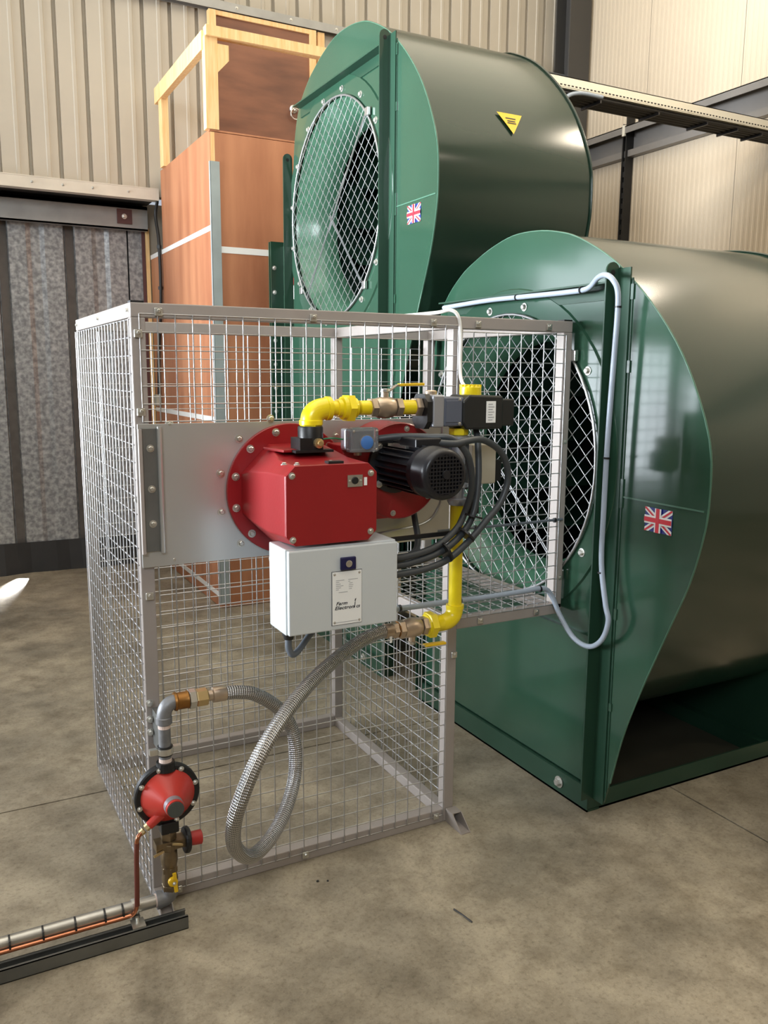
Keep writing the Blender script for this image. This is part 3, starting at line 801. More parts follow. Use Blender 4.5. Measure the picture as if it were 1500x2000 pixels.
# clips with screws holding the mesh
def clip(x, z, y=0.0, parent=CG):
    c = MB().box((x-0.011, y-0.009, z-0.010), (x+0.011, y-0.002, z+0.012)).build('mesh_clip', zinc, parent, None, 0.002)
    bolt(parent, (x, y-0.009, z+0.004), (0,-1,0), 0.0055, name='clip_screw')
for x_ in (0.075, 0.54, 0.965, 1.14, 1.44): clip(x_, H-0.025)
for x_, z_ in ((0.018, 1.715), (0.018, 1.50), (0.095, 1.462), (0.095, 1.07), (0.022, 0.97), (0.075, 0.025), (0.50, 0.022), (1.01, 0.03), (WBX-.012, 0.63), (1.18, H1), (1.43, H1)): clip(x_, z_)
bolt(CG, (WT-0.015, 0, 1.37), (0,-1,0), 0.006); bolt(CG, (WT-0.012, 0, 0.86), (0,-1,0), 0.006)
for y_ in (0.03, 0.5, 0.95): bolt(CG, (0, y_, H-0.02), (-1,0,0), 0.006)
for z_ in (1.25, 0.62, 0.35): bolt(CG, (0.0, 0.02, z_), (-1,0,0), 0.006)

# ------------------------------------------------------------------ burner mounting plate on the cage front
BP = thing('mounting_plate', 'shiny galvanised mounting plate across the front of the mesh cage', 'plate', (0.53, 0, 1.055))
MB().box((0.004, -0.014, 1.058), (1.035, -0.0085, 1.468)).build('plate_sheet', galv, BP, None, 0.001)
MB().box((0.012, -0.022, 1.105), (0.022, -0.0145, 1.455)).box((0.012, -0.020, 1.105), (0.060, -0.0145, 1.455)).build('edge_channel', galv_dk, BP)
MB().lathe((0.062, -0.022, 1.100), (0,0,1), [(0, .007), (0.36, .007)], 12).build('channel_lip', galv, BP, 40)
MB().box((0.003, -0.030, 1.10), (0.012, -0.0145, 1.455)).build('edge_strip', frame_m, BP)
for z_ in (1.185, 1.285, 1.40): bolt(BP, (0.036, -0.020, z_), (0,-1,0), 0.0075)
# pressed rounded outline on the right of the plate
pts = [(0.70, 1.085), (0.76, 1.095), (0.93, 1.115), (0.985, 1.16), (1.0, 1.22), (1.0, 1.44)]
MB().tube(catmull([(x_, -0.0155, z_) for x_, z_ in pts], 8), 0.0035, 6).build('pressed_bead', galv, BP, 60)
bx, bz, bR = 0.453, 1.262, 0.20
for k in range(12):
    a = 2*PI*(k+0.5)/12
    bolt(BP, (bx+0.222*math.cos(a), -0.0145, bz+0.222*math.sin(a)), (0,-1,0), 0.0085)

# ------------------------------------------------------------------ gas burner
GB = thing('gas_burner', 'red gas burner with black motor bolted to the galvanised plate', 'burner', (0.45, -0.2, 1.15))
fl = MB().lathe((bx, -0.015, bz), (0,-1,0), [(0, bR), (0.012, bR), (0.014, bR-0.002)], 64).build('mounting_flange', red, GB, 40)
for k in range(12):
    a = 2*PI*(k+0.5)/12
    bolt(GB, (bx+0.180*math.cos(a), -0.029, bz+0.180*math.sin(a)), (0,-1,0), 0.0085)
def octa(x0, x1, z0, z1, c1, c2=None):
    c2 = c2 or c1
    return [(x0+c2, z0), (x1-c2, z0), (x1, z0+c2), (x1, z1-c1), (x1-c1, z1), (x0+c1, z1), (x0, z1-c1), (x0, z0+c2)]
b = MB()
secs = [(-0.028, octa(0.296, 0.604, 1.115, 1.402, 0.085)), (-0.10, octa(0.296, 0.604, 1.120, 1.40, 0.070)), (-0.24, octa(0.300, 0.578, 1.150, 1.376, 0.034, .028)), (-0.365, octa(0.303, 0.570, 1.158, 1.372, 0.026))]
for y_, pl in secs: b.v += [(x_, y_, z_) for x_, z_ in pl]
for i in range(3):
    for k in range(8): j = (k+1) % 8; b.face((i*8+k, i*8+j, (i+1)*8+j, (i+1)*8+k))
b.face(range(8)); b.face(range(24, 32))
bd = b.build('burner_body', red, GB, None, 0.003)
MB().prism(octa(0.303, 0.570, 1.158, 1.372, 0.026), 1, -0.3715, -0.3655).build('front_cover', red, GB, None, 0.0015)
for x_, z_ in ((0.320, 1.347), (0.321, 1.176), (0.551, 1.344), (0.551, 1.182)): bolt(GB, (x_, -0.3715, z_), (0,-1,0), 0.0065)
for x_, y_ in ((0.315, -0.33), (0.345, -0.345), (0.45, -0.33)): bolt(GB, (x_, y_, 1.3725), (0,0,1), 0.006)
MB().prism([(0.34, -0.10), (0.52, -0.10), (0.50, -0.21), (0.36, -0.21)], 2, 1.392, 1.400).build('top_step', red, GB, None, 0.002)
rpn = MB().box((0.480, -0.3745, 1.309), (0.525, -0.3717, 1.341)).build('sight_plate', steel, GB)
MB().lathe((0.502, -0.3745, 1.326), (0,-1,0), [(0, .0105), (.004, .009)], 16).build('sight_port', blk, rpn)
for x_ in (0.486, 0.519): bolt(GB, (x_, -0.3746, 1.325), (0,-1,0), 0.0025)
MB().box((0.530, -0.3735, 1.311), (0.539, -0.3717, 1.333)).build('small_tag', wht_lbl, GB)
MB().box((0.43, -0.36, 1.3725), (0.475, -0.335, 1.379)).build('cover_latch', blk, GB)
# blower housing and motor
b = MB(); hx, hz, hr = 0.765, 1.315, 0.150
b.lathe((hx, -0.018, hz), (0,-1,0), [(0, hr-0.004), (0.004, hr), (0.128, hr), (0.132, hr-0.004)], 48)
b.build('blower_housing', red, GB, 40)
MB().box((0.572, -0.146, 1.169), (0.758, -0.03, 1.40)).build('blower_throat', red, GB, None, 0.004)
for k in range(6):
    a = 2*PI*k/6+0.35
    bolt(GB, (hx+0.132*math.cos(a), -0.150, hz+0.132*math.sin(a)), (0,-1,0), 0.0065)
mx, mz = 0.741, 1.338
MB().lathe((mx, -0.151, mz), (0,-1,0), [(0, .088), (0.014, .088), (0.018, .070)], 32).build('motor_flange', motor_m, GB, 40)
for k in range(4):
    a = PI/4+PI/2*k
    bolt(GB, (mx+0.080*math.cos(a), -0.166, mz+0.080*math.sin(a)), (0,-1,0), 0.008)
mo = MB().lathe((mx, -0.165, mz), (0,-1,0), [(0, .060), (0.20, .060)], 32).build('motor_body', motor_m, GB, 40)
for k in range(22):
    a = 2*PI*k/22; c_, s_ = math.cos(a), math.sin(a)
    f = MB()
    f.bar((mx+.066*c_, -0.172, mz+.066*s_), (mx+.066*c_, -0.360, mz+.066*s_), 0.003, 0.016, (c_, 0, s_))
    f.build('cooling_fin', motor_m, mo)
b = MB().lathe((mx, -0.355, mz), (0,-1,0), [(0, .070), (0.004, .073), (0.025, .073), (0.028, .075), (0.034, .075), (0.037, .073), (0.085, .073), (0.098, .068), (0.102, .062), (0.102, .056), (0.090, .054), (0.090, 0.0)], 40, False)
cw = b.build('fan_cowl', motor_m, GB, 40)
gr = MB()
for i in range(-5, 6):
    d = i*0.0104; h = math.sqrt(max(0, .0575**2-d*d))
    gr.bar((mx+d, -0.4555, mz-h), (mx+d, -0.4555, mz+h), 0.0034, 0.004, (0,1,0)); gr.bar((mx-h, -0.4560, mz+d), (mx+h, -0.4560, mz+d), 0.0034, 0.004, (0,1,0))
gr.lathe((mx, -0.457, mz), (0,-1,0), [(0, .014), (.004, .012)], 16)
o = gr.build('cowl_grille', motor_m, cw); o['kind'] = 'stuff'
MB().box((mx-0.03, -0.34, mz+0.062), (mx+0.055, -0.24, mz+0.092)).build('terminal_box', motor_m, GB, None, 0.004)
MB().box((mx-0.040, -0.30, mz+0.0605), (mx+0.005, -0.19, mz+0.0685)).build('rating_plate', steel, GB)
# black gas inlet block on the burner
b = MB().lathe((0.446, -0.2, 1.398), (0,0,1), [(0, .036), (0.062, .036), (0.066, .034)], 32); b.box((0.400, -0.235, 1.396), (0.47, -0.165, 1.432))
ib = b.build('gas_inlet_block', blk_iron, GB, 40)
MB().lathe((0.452, -0.236, 1.418), (0.12,-1,0), [(0, .014), (.012, .014), (.013, .008), (.018, .007)], 12).build('test_point', brass2, ib)
MB().box((0.385, -0.24, 1.392), (0.50, -0.16, 1.399)).build('block_base', blk_iron, ib)
# pressure switch with clear cover
PS = thing('pressure_switch', 'small clear-covered pressure switch with blue dial on the burner', 'switch', (0.61, -0.2, 1.38))
MB().box((0.562, -0.185, 1.388), (0.652, -0.150, 1.452)).build('switch_base', alu, PS, None, 0.006)
MB().box((0.560, -0.225, 1.384), (0.654, -0.187, 1.456)).build('clear_cover', glassm, PS, None, 0.008)
MB().box((0.575, -0.205, 1.395), (0.64, -0.189, 1.445)).build('switch_plate', cable_d, PS)
MB().lathe((0.612, -0.2255, 1.414), (0,-1,0), [(0, .020), (.004, .020), (.005, .018)], 24).build('dial', blue_d, PS, 40)
MB().lathe((0.612, -0.2254, 1.414), (0,-1,0), [(0, .0225), (.002, .0225)], 24).build('dial_bezel', steel, PS)
MB().lathe((0.61, -0.17, 1.372), (0,0,1), [(0, .012), (.02, .012)], 12).build('switch_stem', brass, PS)
for x_, z_ in ((0.570, 1.447), (0.644, 1.447), (0.644, 1.393)): bolt(PS, (x_, -0.226, z_), (0,-1,0), 0.003)
gw = MB().tube(catmull([(0.563, -0.17, 1.42), (0.53, -0.17, 1.425), (0.50, -0.15, 1.42), (0.49, -0.12, 1.405)], 6), 0.0025, 6).build('earth_wire', wire_green, None, 60)
tag(gw, 'thin green wire leaving the pressure switch', 'wire')

# ------------------------------------------------------------------ yellow gas pipe train
GT = thing('gas_pipe_train', 'yellow gas pipework with brass valves and black actuator feeding the burner', 'pipework', (0.7, -0.2, 0.8))
r0 = 0.0212; YP = -0.2; ZP = 1.513
hexn(MB(), (0.448, YP, 1.462), (0,0,1), 0.012, 0.031).build('pipe_collar', yellow, GT)
MB().lathe((0.448, YP, 1.470), (0,0,1), [(0, .0245), (0.026, .0245)], 24).build('pipe_nipple', yellow, GT, 40)
b = MB().tube(elbow((0.448, YP, 1.475), (0.448, YP, ZP), (0.502, YP, ZP), 10), 0.031, 24)
b.lathe((0.448, YP, 1.468), (0,0,1), [(0, .034), (.012, .034), (.014, .031)], 24).lathe((0.492, YP, ZP), (1,0,0), [(0, .031), (.002, .034), (.014, .034)], 24)
b.build('pipe_elbow', yellow, GT, 40)
MB().lathe((0.50, YP, ZP), (1,0,0), [(0, r0), (0.10, r0)], 24).build('yellow_pipe', yellow, GT, 40)
b = MB().lathe((0.528, YP, ZP), (1,0,0), [(0, .026), (.012, .0265), (.016, .033), (.03, .036)], 24); hexn(b, (0.554, YP, ZP), (1,0,0), 0.024, 0.042)
b.lathe((0.578, YP, ZP), (1,0,0), [(0, .030), (.010, .029)], 24)
b.build('pipe_union', yellow, GT, 40)
MB().lathe((0.588, YP, ZP), (1,0,0), [(0, r0), (0.05, r0)], 24).build('yellow_pipe', yellow, GT, 40)
def ball_valve(x, z, sx, up, handle_len, nm='ball_valve'):
    b = MB()
    hexn(b, (x-0.052, YP, z), (1,0,0), 0.02, 0.030); b.lathe((x-0.032, YP, z), (1,0,0), [(0, .027), (.010, .030), (.030, .032), (.052, .030), (.060, .026)], 24)
    hexn(b, (x+0.032, YP, z), (1,0,0), 0.02, 0.030)
    v = b.build(nm, brass, GT, 40)
    s = up
    MB().lathe((x, YP, z+s*0.028), (0,0,s), [(0, .011), (.016, .011), (.017, .008), (.026, .008)], 12).build('valve_stem', brass, v)
    hexn(MB(), (x, YP, z+s*0.046), (0,0,s), 0.009, 0.012).build('stem_nut', steel, v)
    hb = MB()
    P = [(x-0.012*sx, YP, z+s*0.047), (x+0.012*sx, YP, z+s*0.047), (x+0.04*sx, YP, z+s*0.066), (x+0.05*sx, YP, z+s*0.066)]
    for a, c_ in zip(P[:-1], P[1:]): hb.bar(a, c_, 0.016, 0.003, (0,0,1))
    hb.build('valve_lever', steel, v)
    MB().bar((x+0.045*sx, YP, z+s*0.066), (x+(0.045+handle_len)*sx, YP, z+s*0.068), 0.019, 0.008, (0,0,1)).build('lever_grip', yellow_h, v, None, 0.002)
    return v
ball_valve(0.685, ZP, 1, 1, 0.085)
MB().lathe((0.735, YP, ZP), (1,0,0), [(0, r0+.001), (0.055, r0+.001)], 24).build('yellow_pipe', yellow, GT, 40)
hexn(MB(), (0.782, YP, ZP), (1,0,0), 0.022, 0.030).build('pipe_coupling', brass, GT)
# gas valve: flange plate, aluminium body, actuator
zc = 1.500
MB().prism([(-0.245, zc-0.030), (-0.225, zc-0.052), (-0.175, zc-0.052), (-0.155, zc-0.030), (-0.155, zc+0.030), (-0.175, zc+0.052), (-0.225, zc+0.052), (-0.245, zc+0.030)], 0, 0.804, 0.822).build('valve_flange', blk_iron, GT)
vb = MB().box((0.822, -0.248, zc-0.047), (0.862, -0.152, zc+0.05)).build('valve_body', alu, GT, None, 0.005)
MB().box((0.862, -0.245, zc-0.045), (0.935, -0.155, zc+0.043)).build('valve_housing', act_m, GT, None, 0.006)
MB().box((0.868, -0.2475, zc-0.033), (0.925, -0.2445, zc+0.033)).build('housing_cover', act_m, vb, None, 0.002)
for z_ in (-0.036, 0.036): bolt(GT, (0.917, -0.246, zc+z_), (0,-1,0), 0.004)
MB().lathe((0.842, -0.2, zc+0.05), (0,0,1), [(0, .018), (.010, .018), (.013, .014)], 16).build('valve_plug', brass, GT)
b = MB().prism([(0.925, zc-0.035), (0.94, zc-0.056), (1.075, zc-0.056), (1.075, zc+0.046), (0.95, zc+0.05), (0.925, zc+0.03)], 1, -0.252, -0.145)
b.build('actuator_head', act_b, GT, None, 0.006)
MB().box((1.072, -0.246, zc-0.048), (1.122, -0.15, zc+0.036)).build('actuator_plug', act_b, GT, None, 0.004)
lb = MB().box((1.010, -0.2535, zc-0.036), (1.045, -0.2518, zc+0.030)).build('actuator_label', wht_lbl, GT)
b = MB()
for i in range(7): b.box((1.017, -0.2542, zc+0.022-i*0.008), (1.017+(0.022 if i % 2 else 0.016), -0.2534, zc+0.0195-i*0.008))
o = b.build('label_print', ink_l, lb); o['kind'] = 'stuff'
b = MB().lathe((0.985, YP, zc+0.046), (0,0,1), [(0, .034), (.026, .034), (.030, .030)], 28)
yc = b.build('vent_cap', yellow, GT, 40)
for k in range(14):
    a = 2*PI*k/14
    MB().box((0.985+.030*math.cos(a)-.003, YP+.030*math.sin(a)-.003, zc+.072), (0.985+.030*math.cos(a)+.003, YP+.030*math.sin(a)+.003, zc+.080)).build('cap_knurl', yellow, yc)
# vertical leg
XV = 0.945
hexn(MB(), (XV, YP, 1.425), (0,0,1), 0.022, 0.030).build('pipe_collar', yellow, GT)
b = MB().lathe((XV, YP, 1.205), (0,0,1), [(0, .026), (.012, .032), (.02, .032), (.022, .022), (.055, .022), (.058, .034), (.068, .034), (.07, .022), (.20, .022), (.204, .033), (.216, .033), (.22, .024)], 24)
b.build('gas_filter', alu, GT, 40)
MB().box((XV-0.03, YP+.005, 1.25), (XV+0.045, YP+0.07, 1.40)).build('filter_bracket', cable_d, GT, None, 0.004)
MB().lathe((XV, YP, 0.862), (0,0,1), [(0, r0), (0.35, r0)], 24).build('yellow_pipe', yellow, GT, 40)
MB().box((XV+0.025, YP-0.03, 1.175), (XV+0.065, YP+0.03, 1.225)).build('pipe_clamp', blk, GT, None, 0.005)
ZB = 0.826
b = MB().tube(elbow((XV, YP, 0.872), (XV, YP, ZB), (XV-0.05, YP, ZB), 10), 0.027, 24)
b.lathe((XV, YP, 0.868), (0,0,1), [(0, .029), (.012, .029)], 24)
b.build('pipe_elbow', yellow, GT, 40)
b = MB(); hexn(b, (XV-0.078, YP, ZB), (-1,0,0), 0.026, 0.043); b.lathe((XV-0.04, YP, ZB), (-1,0,0), [(0, .026), (.03, .028), (.04, .036)], 24)
b.lathe((XV-0.104, YP, ZB), (-1,0,0), [(0, .034), (.004, .034)], 24)
b.build('pipe_union', yellow, GT, 40)
ball_valve(XV-0.158, ZB, 1, -1, 0.078)
hexn(MB(), (XV-0.212, YP, ZB), (-1,0,0), 0.018, 0.026).build('pipe_coupling', brass, GT)
MB().lathe((XV-0.206, YP, ZB), (-1,0,0), [(0, .0255), (.006, .0255)], 20).build('thread_seal', brown_br, GT)

# ------------------------------------------------------------------ braided hose
hp = [(0.716, -0.2, 0.826), (0.66, -0.205, 0.825), (0.563, -0.24, 0.81), (0.411, -0.32, 0.769), (0.287, -0.40, 0.716), (0.195, -0.45, 0.639), (0.138, -0.47, 0.549), (0.115, -0.46, 0.464),
      (0.130, -0.42, 0.374), (0.192, -0.36, 0.299), (0.281, -0.28, 0.290), (0.364, -0.2, 0.334), (0.418, -0.13, 0.406), (0.422, -0.1, 0.511), (0.378, -0.1, 0.595), (0.305, -0.1, 0.654), (0.25, -0.1, 0.672), (0.205, -0.1, 0.676)]
HS = thing('braided_hose', 'silver braided flexible gas hose looping down in front of the cage', 'hose', (0.3, -0.3, 0.25))
MB().tube(catmull(hp, 10), 0.0205, 20, True, True).build('hose_body', braid_m, HS, 60)
MB().lathe((0.742, -0.2, 0.826), (-1,0,0), [(0, .016), (.01, .016), (.012, .0225), (.05, .0235), (.054, .021)], 24).build('hose_ferrule', brass, HS, 40)
MB().lathe((0.158, -0.1, 0.677), (1,0,0), [(0, .016), (.012, .016), (.014, .0225), (.05, .0235), (.054, .021)], 24).build('hose_ferrule', brass, HS, 40)
MB().box((0.695, -0.225, 0.795), (0.703, -0.222, 0.815)).build('hose_tag', wht_lbl, HS)

# ------------------------------------------------------------------ regulator riser
YR, XRi = -0.1, 0.028
RR = thing('gas_regulator', 'round red and black gas regulator on the riser at the cage corner', 'regulator', (XRi, YR, 0.05))
b = MB(); hexn(b, (0.122, YR, 0.677), (1,0,0), 0.034, 0.026)
b.build('union_nut', brass2, RR)
hexn(MB(), (0.10, YR, 0.677), (1,0,0), 0.021, 0.029).build('union_nut', steel, RR)
MB().lathe((0.058, YR, 0.677), (1,0,0), [(0, .026), (.006, .028), (.009, .025), (.036, .025), (.040, .027)], 24).build('bronze_coupling', brown_br, RR, 40)
b = MB().tube(elbow((XRi, YR, 0.632), (XRi, YR, 0.677), (0.062, YR, 0.677), 8), 0.021, 20).lathe((XRi, YR, 0.618), (0,0,1), [(0, .023), (.018, .023), (.02, .021)], 20)
b.build('riser_elbow', cast, RR, 40)
MB().lathe((XRi, YR, 0.51), (0,0,1), [(0, .0175), (0.12, .0175)], 20).build('riser_pipe', cast, RR, 40)
MB().lathe((XRi, YR, 0.604), (0,0,1), [(0, .018), (.010, .018)], 20).build('thread_tape', ptfe, RR)
MB().lathe((XRi, YR, 0.499), (0,0,1), [(0, .019), (.014, .018)], 20).build('thread_tape', ptfe, RR)
b = MB().lathe((XRi, YR, 0.522), (0,0,1), [(0, .0215), (.028, .0215)], 20); 
b.build('clamp_rubber', blk, RR)
b = MB().lathe((XRi, YR, 0.527), (0,0,1), [(0, .024), (.004, .0245), (.014, .0245), (.018, .024)], 24); b.box((XRi-0.045, YR-0.008, 0.528), (XRi-0.022, YR+0.008, 0.545)); b.box((XRi+0.022, YR-0.008, 0.528), (XRi+0.045, YR+0.008, 0.545))
b.build('pipe_clamp', zinc, RR)
MB().box((XRi-0.012, YR+0.024, 0.52), (XRi+0.012, -0.002, 0.63)).build('clamp_bracket', galv_dk, RR)
for z_ in (0.56, 0.60, 0.65): bolt(RR, (XRi-0.02, -0.012, z_), (0,-1,0), 0.008)
zr = 0.402
MB().lathe((XRi, YR, zr+0.075), (0,0,1), [(0, .03), (.025, .026)], 16).build('regulator_neck', blk_iron, RR)
MB().lathe((XRi, YR+0.012, zr), (0,-1,0), [(0, .088), (.004, .094), (.022, .094), (.026, .090)], 48).build('regulator_rim', blk_iron, RR, 40)
MB().lathe((XRi, YR+0.03, zr), (0,-1,0), [(-0.02, .03), (0, .06), (.018, .09)], 32).build('regulator_back', blk_iron, RR, 40)
for k in range(8):
    a = 2*PI*(k+0.35)/8
    bolt(RR, (XRi+.084*math.cos(a), YR-0.0145, zr+.084*math.sin(a)), (0,-1,0), 0.0055)
MB().lathe((XRi, YR-0.012, zr), (0,-1,0), [(0, .079), (.004, .077), (.050, .034), (.056, .031), (.060, .0265), (.092, .0255)], 40).build('regulator_bonnet', red_reg, RR, 35)
MB().lathe((XRi, YR-0.074, zr), (0,-1,0), [(0, .0275), (.020, .027)], 24).build('bonnet_sleeve', alu, RR, 40)
MB().lathe((XRi, YR-0.104, zr), (0,-1,0), [(0, .0235), (.003, .0235), (.004, .019), (.003, .010)], 24).build('adjuster_cap', cap_dk, RR, 40)
MB().tube([(XRi-0.012, YR-0.028, zr-0.035), (XRi-0.060, YR-0.028, zr-0.072)], [0.016, 0.0125], 14).build('vent_boss', red_reg, RR, 40)
b = MB(); hexn(b, (XRi-0.058, YR-0.028, zr-0.070), (-0.8,0,-0.62), 0.014, 0.011); hexn(b, (XRi-0.074, YR-0.028, zr-0.082), (-0.8,0,-0.62), 0.014, 0.009)
b.build('brass_fitting', brass2, RR)
MB().box((XRi-0.024, YR-0.022, zr-0.118), (XRi+0.028, YR+0.02, zr-0.082)).build('regulator_outlet', blk_iron, RR, None, 0.004)
b = MB(); hexn(b, (XRi, YR, zr-0.142), (0,0,1), 0.026, 0.024); hexn(b, (XRi, YR, zr-0.175), (0,0,1), 0.022, 0.027); b.lathe((XRi, YR, 0.172), (0,0,1), [(0, .021), (.02, .025), (.05, .024), (.058, .02)], 20)
b.box((XRi-0.04, YR-0.02, 0.232), (XRi+0.05, YR+0.02, 0.258))
sv = b.build('shutoff_body', brass_dk, RR, 40)
MB().lathe((XRi+0.045, YR, 0.243), (1,0,-0.05), [(0, .037), (.004, .039), (.012, .039), (.016, .034)], 24).build('valve_disc', blk_iron, sv)
MB().lathe((XRi+0.06, YR, 0.242), (1,0,-0.05), [(0, .020), (.036, .0215), (.038, .019)], 20).build('reset_knob', red_knob, sv, 40)
MB().tube([(XRi-0.02, YR-0.024, 0.237), (XRi-0.05, YR-0.03, 0.231)], 0.004, 8).build('test_nipple', brass2, sv)
MB().tube([(XRi+0.005, YR-0.026, 0.254), (XRi+0.035, YR-0.026, 0.245)], 0.004, 8).build('test_nipple', brass2, sv)
b = MB(); hexn(b, (XRi, YR, 0.098), (0,0,1), 0.018, 0.025); b.lathe((XRi, YR, 0.114), (0,0,1), [(0, .021), (.02, .024), (.04, .021), (.06, .022)], 20); hexn(b, (XRi, YR, 0.155), (0,0,1), 0.018, 0.024)
bv = b.build('isolating_valve', brass_dk, RR, 40)
b = MB().lathe((XRi+0.002, YR-0.024, 0.137), (0,-1,0), [(0, .014), (.010, .014), (.012, .010)], 12); b.bar((XRi+.006, YR-0.033, 0.165), (XRi+.010, YR-0.033, 0.105), 0.010, 0.006, (0,1,0))
b.build('butterfly_handle', yellow_h, bv)
bolt(RR, (XRi+.004, YR-0.037, 0.135), (0,-1,0), 0.004)
# ------------------------------------------------------------------ supply pipe along the floor
SP = thing('supply_pipe', 'galvanised gas supply pipe running along the floor to the cage corner', 'pipe', (-0.4, YR, 0))
ZS = 0.073
b = MB().tube(elbow((XRi, YR, 0.10), (XRi, YR, ZS), (XRi-0.03, YR, ZS), 8), 0.024, 20); b.lathe((XRi-0.028, YR, ZS), (-1,0,0), [(0, .026), (.014, .026)], 20)
b.build('pipe_elbow', cast, SP, 40)
MB().lathe((XRi-0.04, YR, ZS), (-1,0,0), [(0, .0185), (0.006, .0185), (0.9, .0185)], 20).build('pipe_length', galv_pipe, SP, 40)
MB().lathe((XRi-0.040, YR, ZS), (-1,0,0), [(0, .0195), (.006, .0195)], 20).build('thread_tape', ptfe, SP)
for x_ in (-0.115, -0.165, -0.245, -0.33, -0.415, -0.50, -0.6):
    MB().lathe((x_, YR-0.006, ZS-0.002), (1,0,0), [(0, .0235), (.005, .0235)], 16).build('cable_tie', blk, SP)
MB().lathe((-0.085, YR, ZS), (1,0,0), [(0, .0225), (.014, .0225)], 20).build('clamp_band', zinc, SP)
MB().box((-0.088, YR-0.020, 0.041), (-0.066, YR+0.0, 0.054)).build('clamp_foot', galv_dk, SP)
ct = MB().tube(catmull([(XRi-0.082, YR-0.03, 0.316), (-0.068, -0.135, 0.298), (-0.072, -0.135, 0.24), (-0.074, -0.135, 0.16), (-0.075, -0.132, 0.10), (-0.085, -0.128, 0.071), (-0.11, -0.126, 0.064), (-0.20, -0.124, 0.063), (-0.45, -0.124, 0.063), (-0.9, -0.124, 0.063)], 8), 0.0062, 10)
ct = ct.build('copper_tube', copper, None, 60); tag(ct, 'thin copper tube from the regulator strapped along the supply pipe', 'tube')
MB().tube(catmull([(-0.069, -0.135, 0.290), (-0.072, -0.135, 0.24), (-0.074, -0.135, 0.16), (-0.0755, -0.132, 0.095)], 8), 0.0072, 10).build('brown_sleeve', copper_dk, ct, 60)
ST = thing('strut_channel', 'slotted grey steel strut channel lying on the floor under the supply pipe', 'channel', (-0.4, -0.145, 0))
w = 0.0025; y0, y1, hh = -0.168, -0.127, 0.0405
MB().box((-0.98, y0, 0), (0.062, y0+w, hh)).box((-0.98, y1-w, 0), (0.062, y1, hh)).box((-0.98, y0, 0), (0.062, y1, w)).box((-0.98, y0, hh-w), (0.062, y0+0.0095, hh)).box((-0.98, y1-0.0095, hh-w), (0.062, y1, hh)).build('channel_section', galv_dk, ST)
MB().box((-0.095, -0.162, 0.041), (-0.058, -0.118, 0.046)).build('channel_nut_plate', zinc, ST)
MB().lathe((-0.077, -0.128, 0.046), (0,0,1), [(0, .005), (.010, .005)], 8).build('stud', zinc, ST)

# ------------------------------------------------------------------ control box
CB = thing('control_box', 'white control box with maker plate hanging below the red burner', 'control box', (0.47, -0.31, 0.913))
x0, x1, yb, yf, z0, z1 = 0.302, 0.636, -0.24, -0.38, 0.913, 1.150
MB().box((x0, yf+0.018, z0), (x1, yb, z1)).build('enclosure_body', wht_box, CB, None, 0.003)
dr = MB().box((x0+0.003, yf, z0+0.002), (x1-0.003, yf+0.0165, z1-0.003)).build('enclosure_door', wht_box, CB, None, 0.0035)
lk = MB().box((0.453, yf-0.010, 1.083), (0.499, yf-0.0005, 1.119)).build('door_lock', navy, dr, None, 0.003)
MB().lathe((0.476, yf-0.010, 1.101), (0,-1,0), [(0, .0095), (.002, .0095), (.0025, .008)], 20).build('lock_barrel', steel, dr)
MB().box((0.4285, yf-0.0008, 0.9285), (0.5205, yf-0.0002, 1.0805)).build('plate_edge', ink, dr)
pl = MB().box((0.430, yf-0.0022, 0.930), (0.519, yf-0.0006, 1.079)).build('maker_plate', wht_lbl, dr)
for x_ in (0.437, 0.512):
    for z_ in (0.937, 1.072): bolt(CB, (x_, yf-0.002, z_), (0,-1,0), 0.0024, steel)
b = MB()
def pline(xa, xb, z_): b.box((xa, yf-0.0026, z_-0.0008), (xb, yf-0.0021, z_+0.0008))
for i, (xa, xb) in enumerate(((0.441, 0.466), (0.441, 0.451), (0.441, 0.455), (0.441, 0.463), (0.441, 0.456), (0.441, 0.449))): pline(xa, xb, 1.055-i*0.0052)
for i, (xa, xb) in enumerate(((0.478, 0.507), (0.478, 0.484), (0.481, 0.491), (0.480, 0.493), (0.480, 0.491), (0.480, 0.489))): pline(xa, xb, 1.055-i*0.0052)
pline(0.449, 0.476, 1.021); pline(0.441, 0.507, 0.9365)
o = b.build('small_print', ink_l, dr); o['kind'] = 'stuff'
def text(body, x, z, size, parent, m, shear=0.25, off=0.0, sx=1.0):
    cu = bpy.data.curves.new('t', 'FONT'); cu.body = body; cu.size = size; cu.shear = shear; cu.offset = off; cu.extrude = 0.0002
    cu.space_character = 1.05
    to_ = bpy.data.objects.new('t', cu); COL.objects.link(to_)
    bpy.context.view_layer.update()
    me = bpy.data.meshes.new_from_object(to_.evaluated_get(bpy.context.evaluated_depsgraph_get()))
    bpy.data.objects.remove(to_)
    rl = Vector(root_loc(parent))
    me.transform(Matrix(((sx,0,0,x-rl.x), (0,0,-1,yf-0.0026-rl.y), (0,1,0,z-rl.z), (0,0,0,1))))
    me.materials.clear(); me.materials.append(m)
    o = bpy.data.objects.new('lettering', me); COL.objects.link(o); o.parent = parent
    return o
text('Farm', 0.4405, 0.9855, 0.0135, dr, ink, 0.3, 0.00025, 1.18)
text('Electron', 0.4365, 0.9730, 0.0135, dr, ink, 0.3, 0.00025, 1.22)
text('cs', 0.5015, 0.9730, 0.0135, dr, ink, 0.3, 0.00025, 1.0)
b = MB(); b.poly([(0.4955, yf-0.0027, 0.973), (0.4978, yf-0.0027, 0.973), (0.5005, yf-0.0027, 0.991), (0.498, yf-0.0027, 0.989)]).poly([(0.4975, yf-0.0027, 0.992), (0.5, yf-0.0027, 0.991), (0.5025, yf-0.0027, 1.0), (0.4985, yf-0.0027, 0.998)])
b.build('logo_mark', ink, dr)
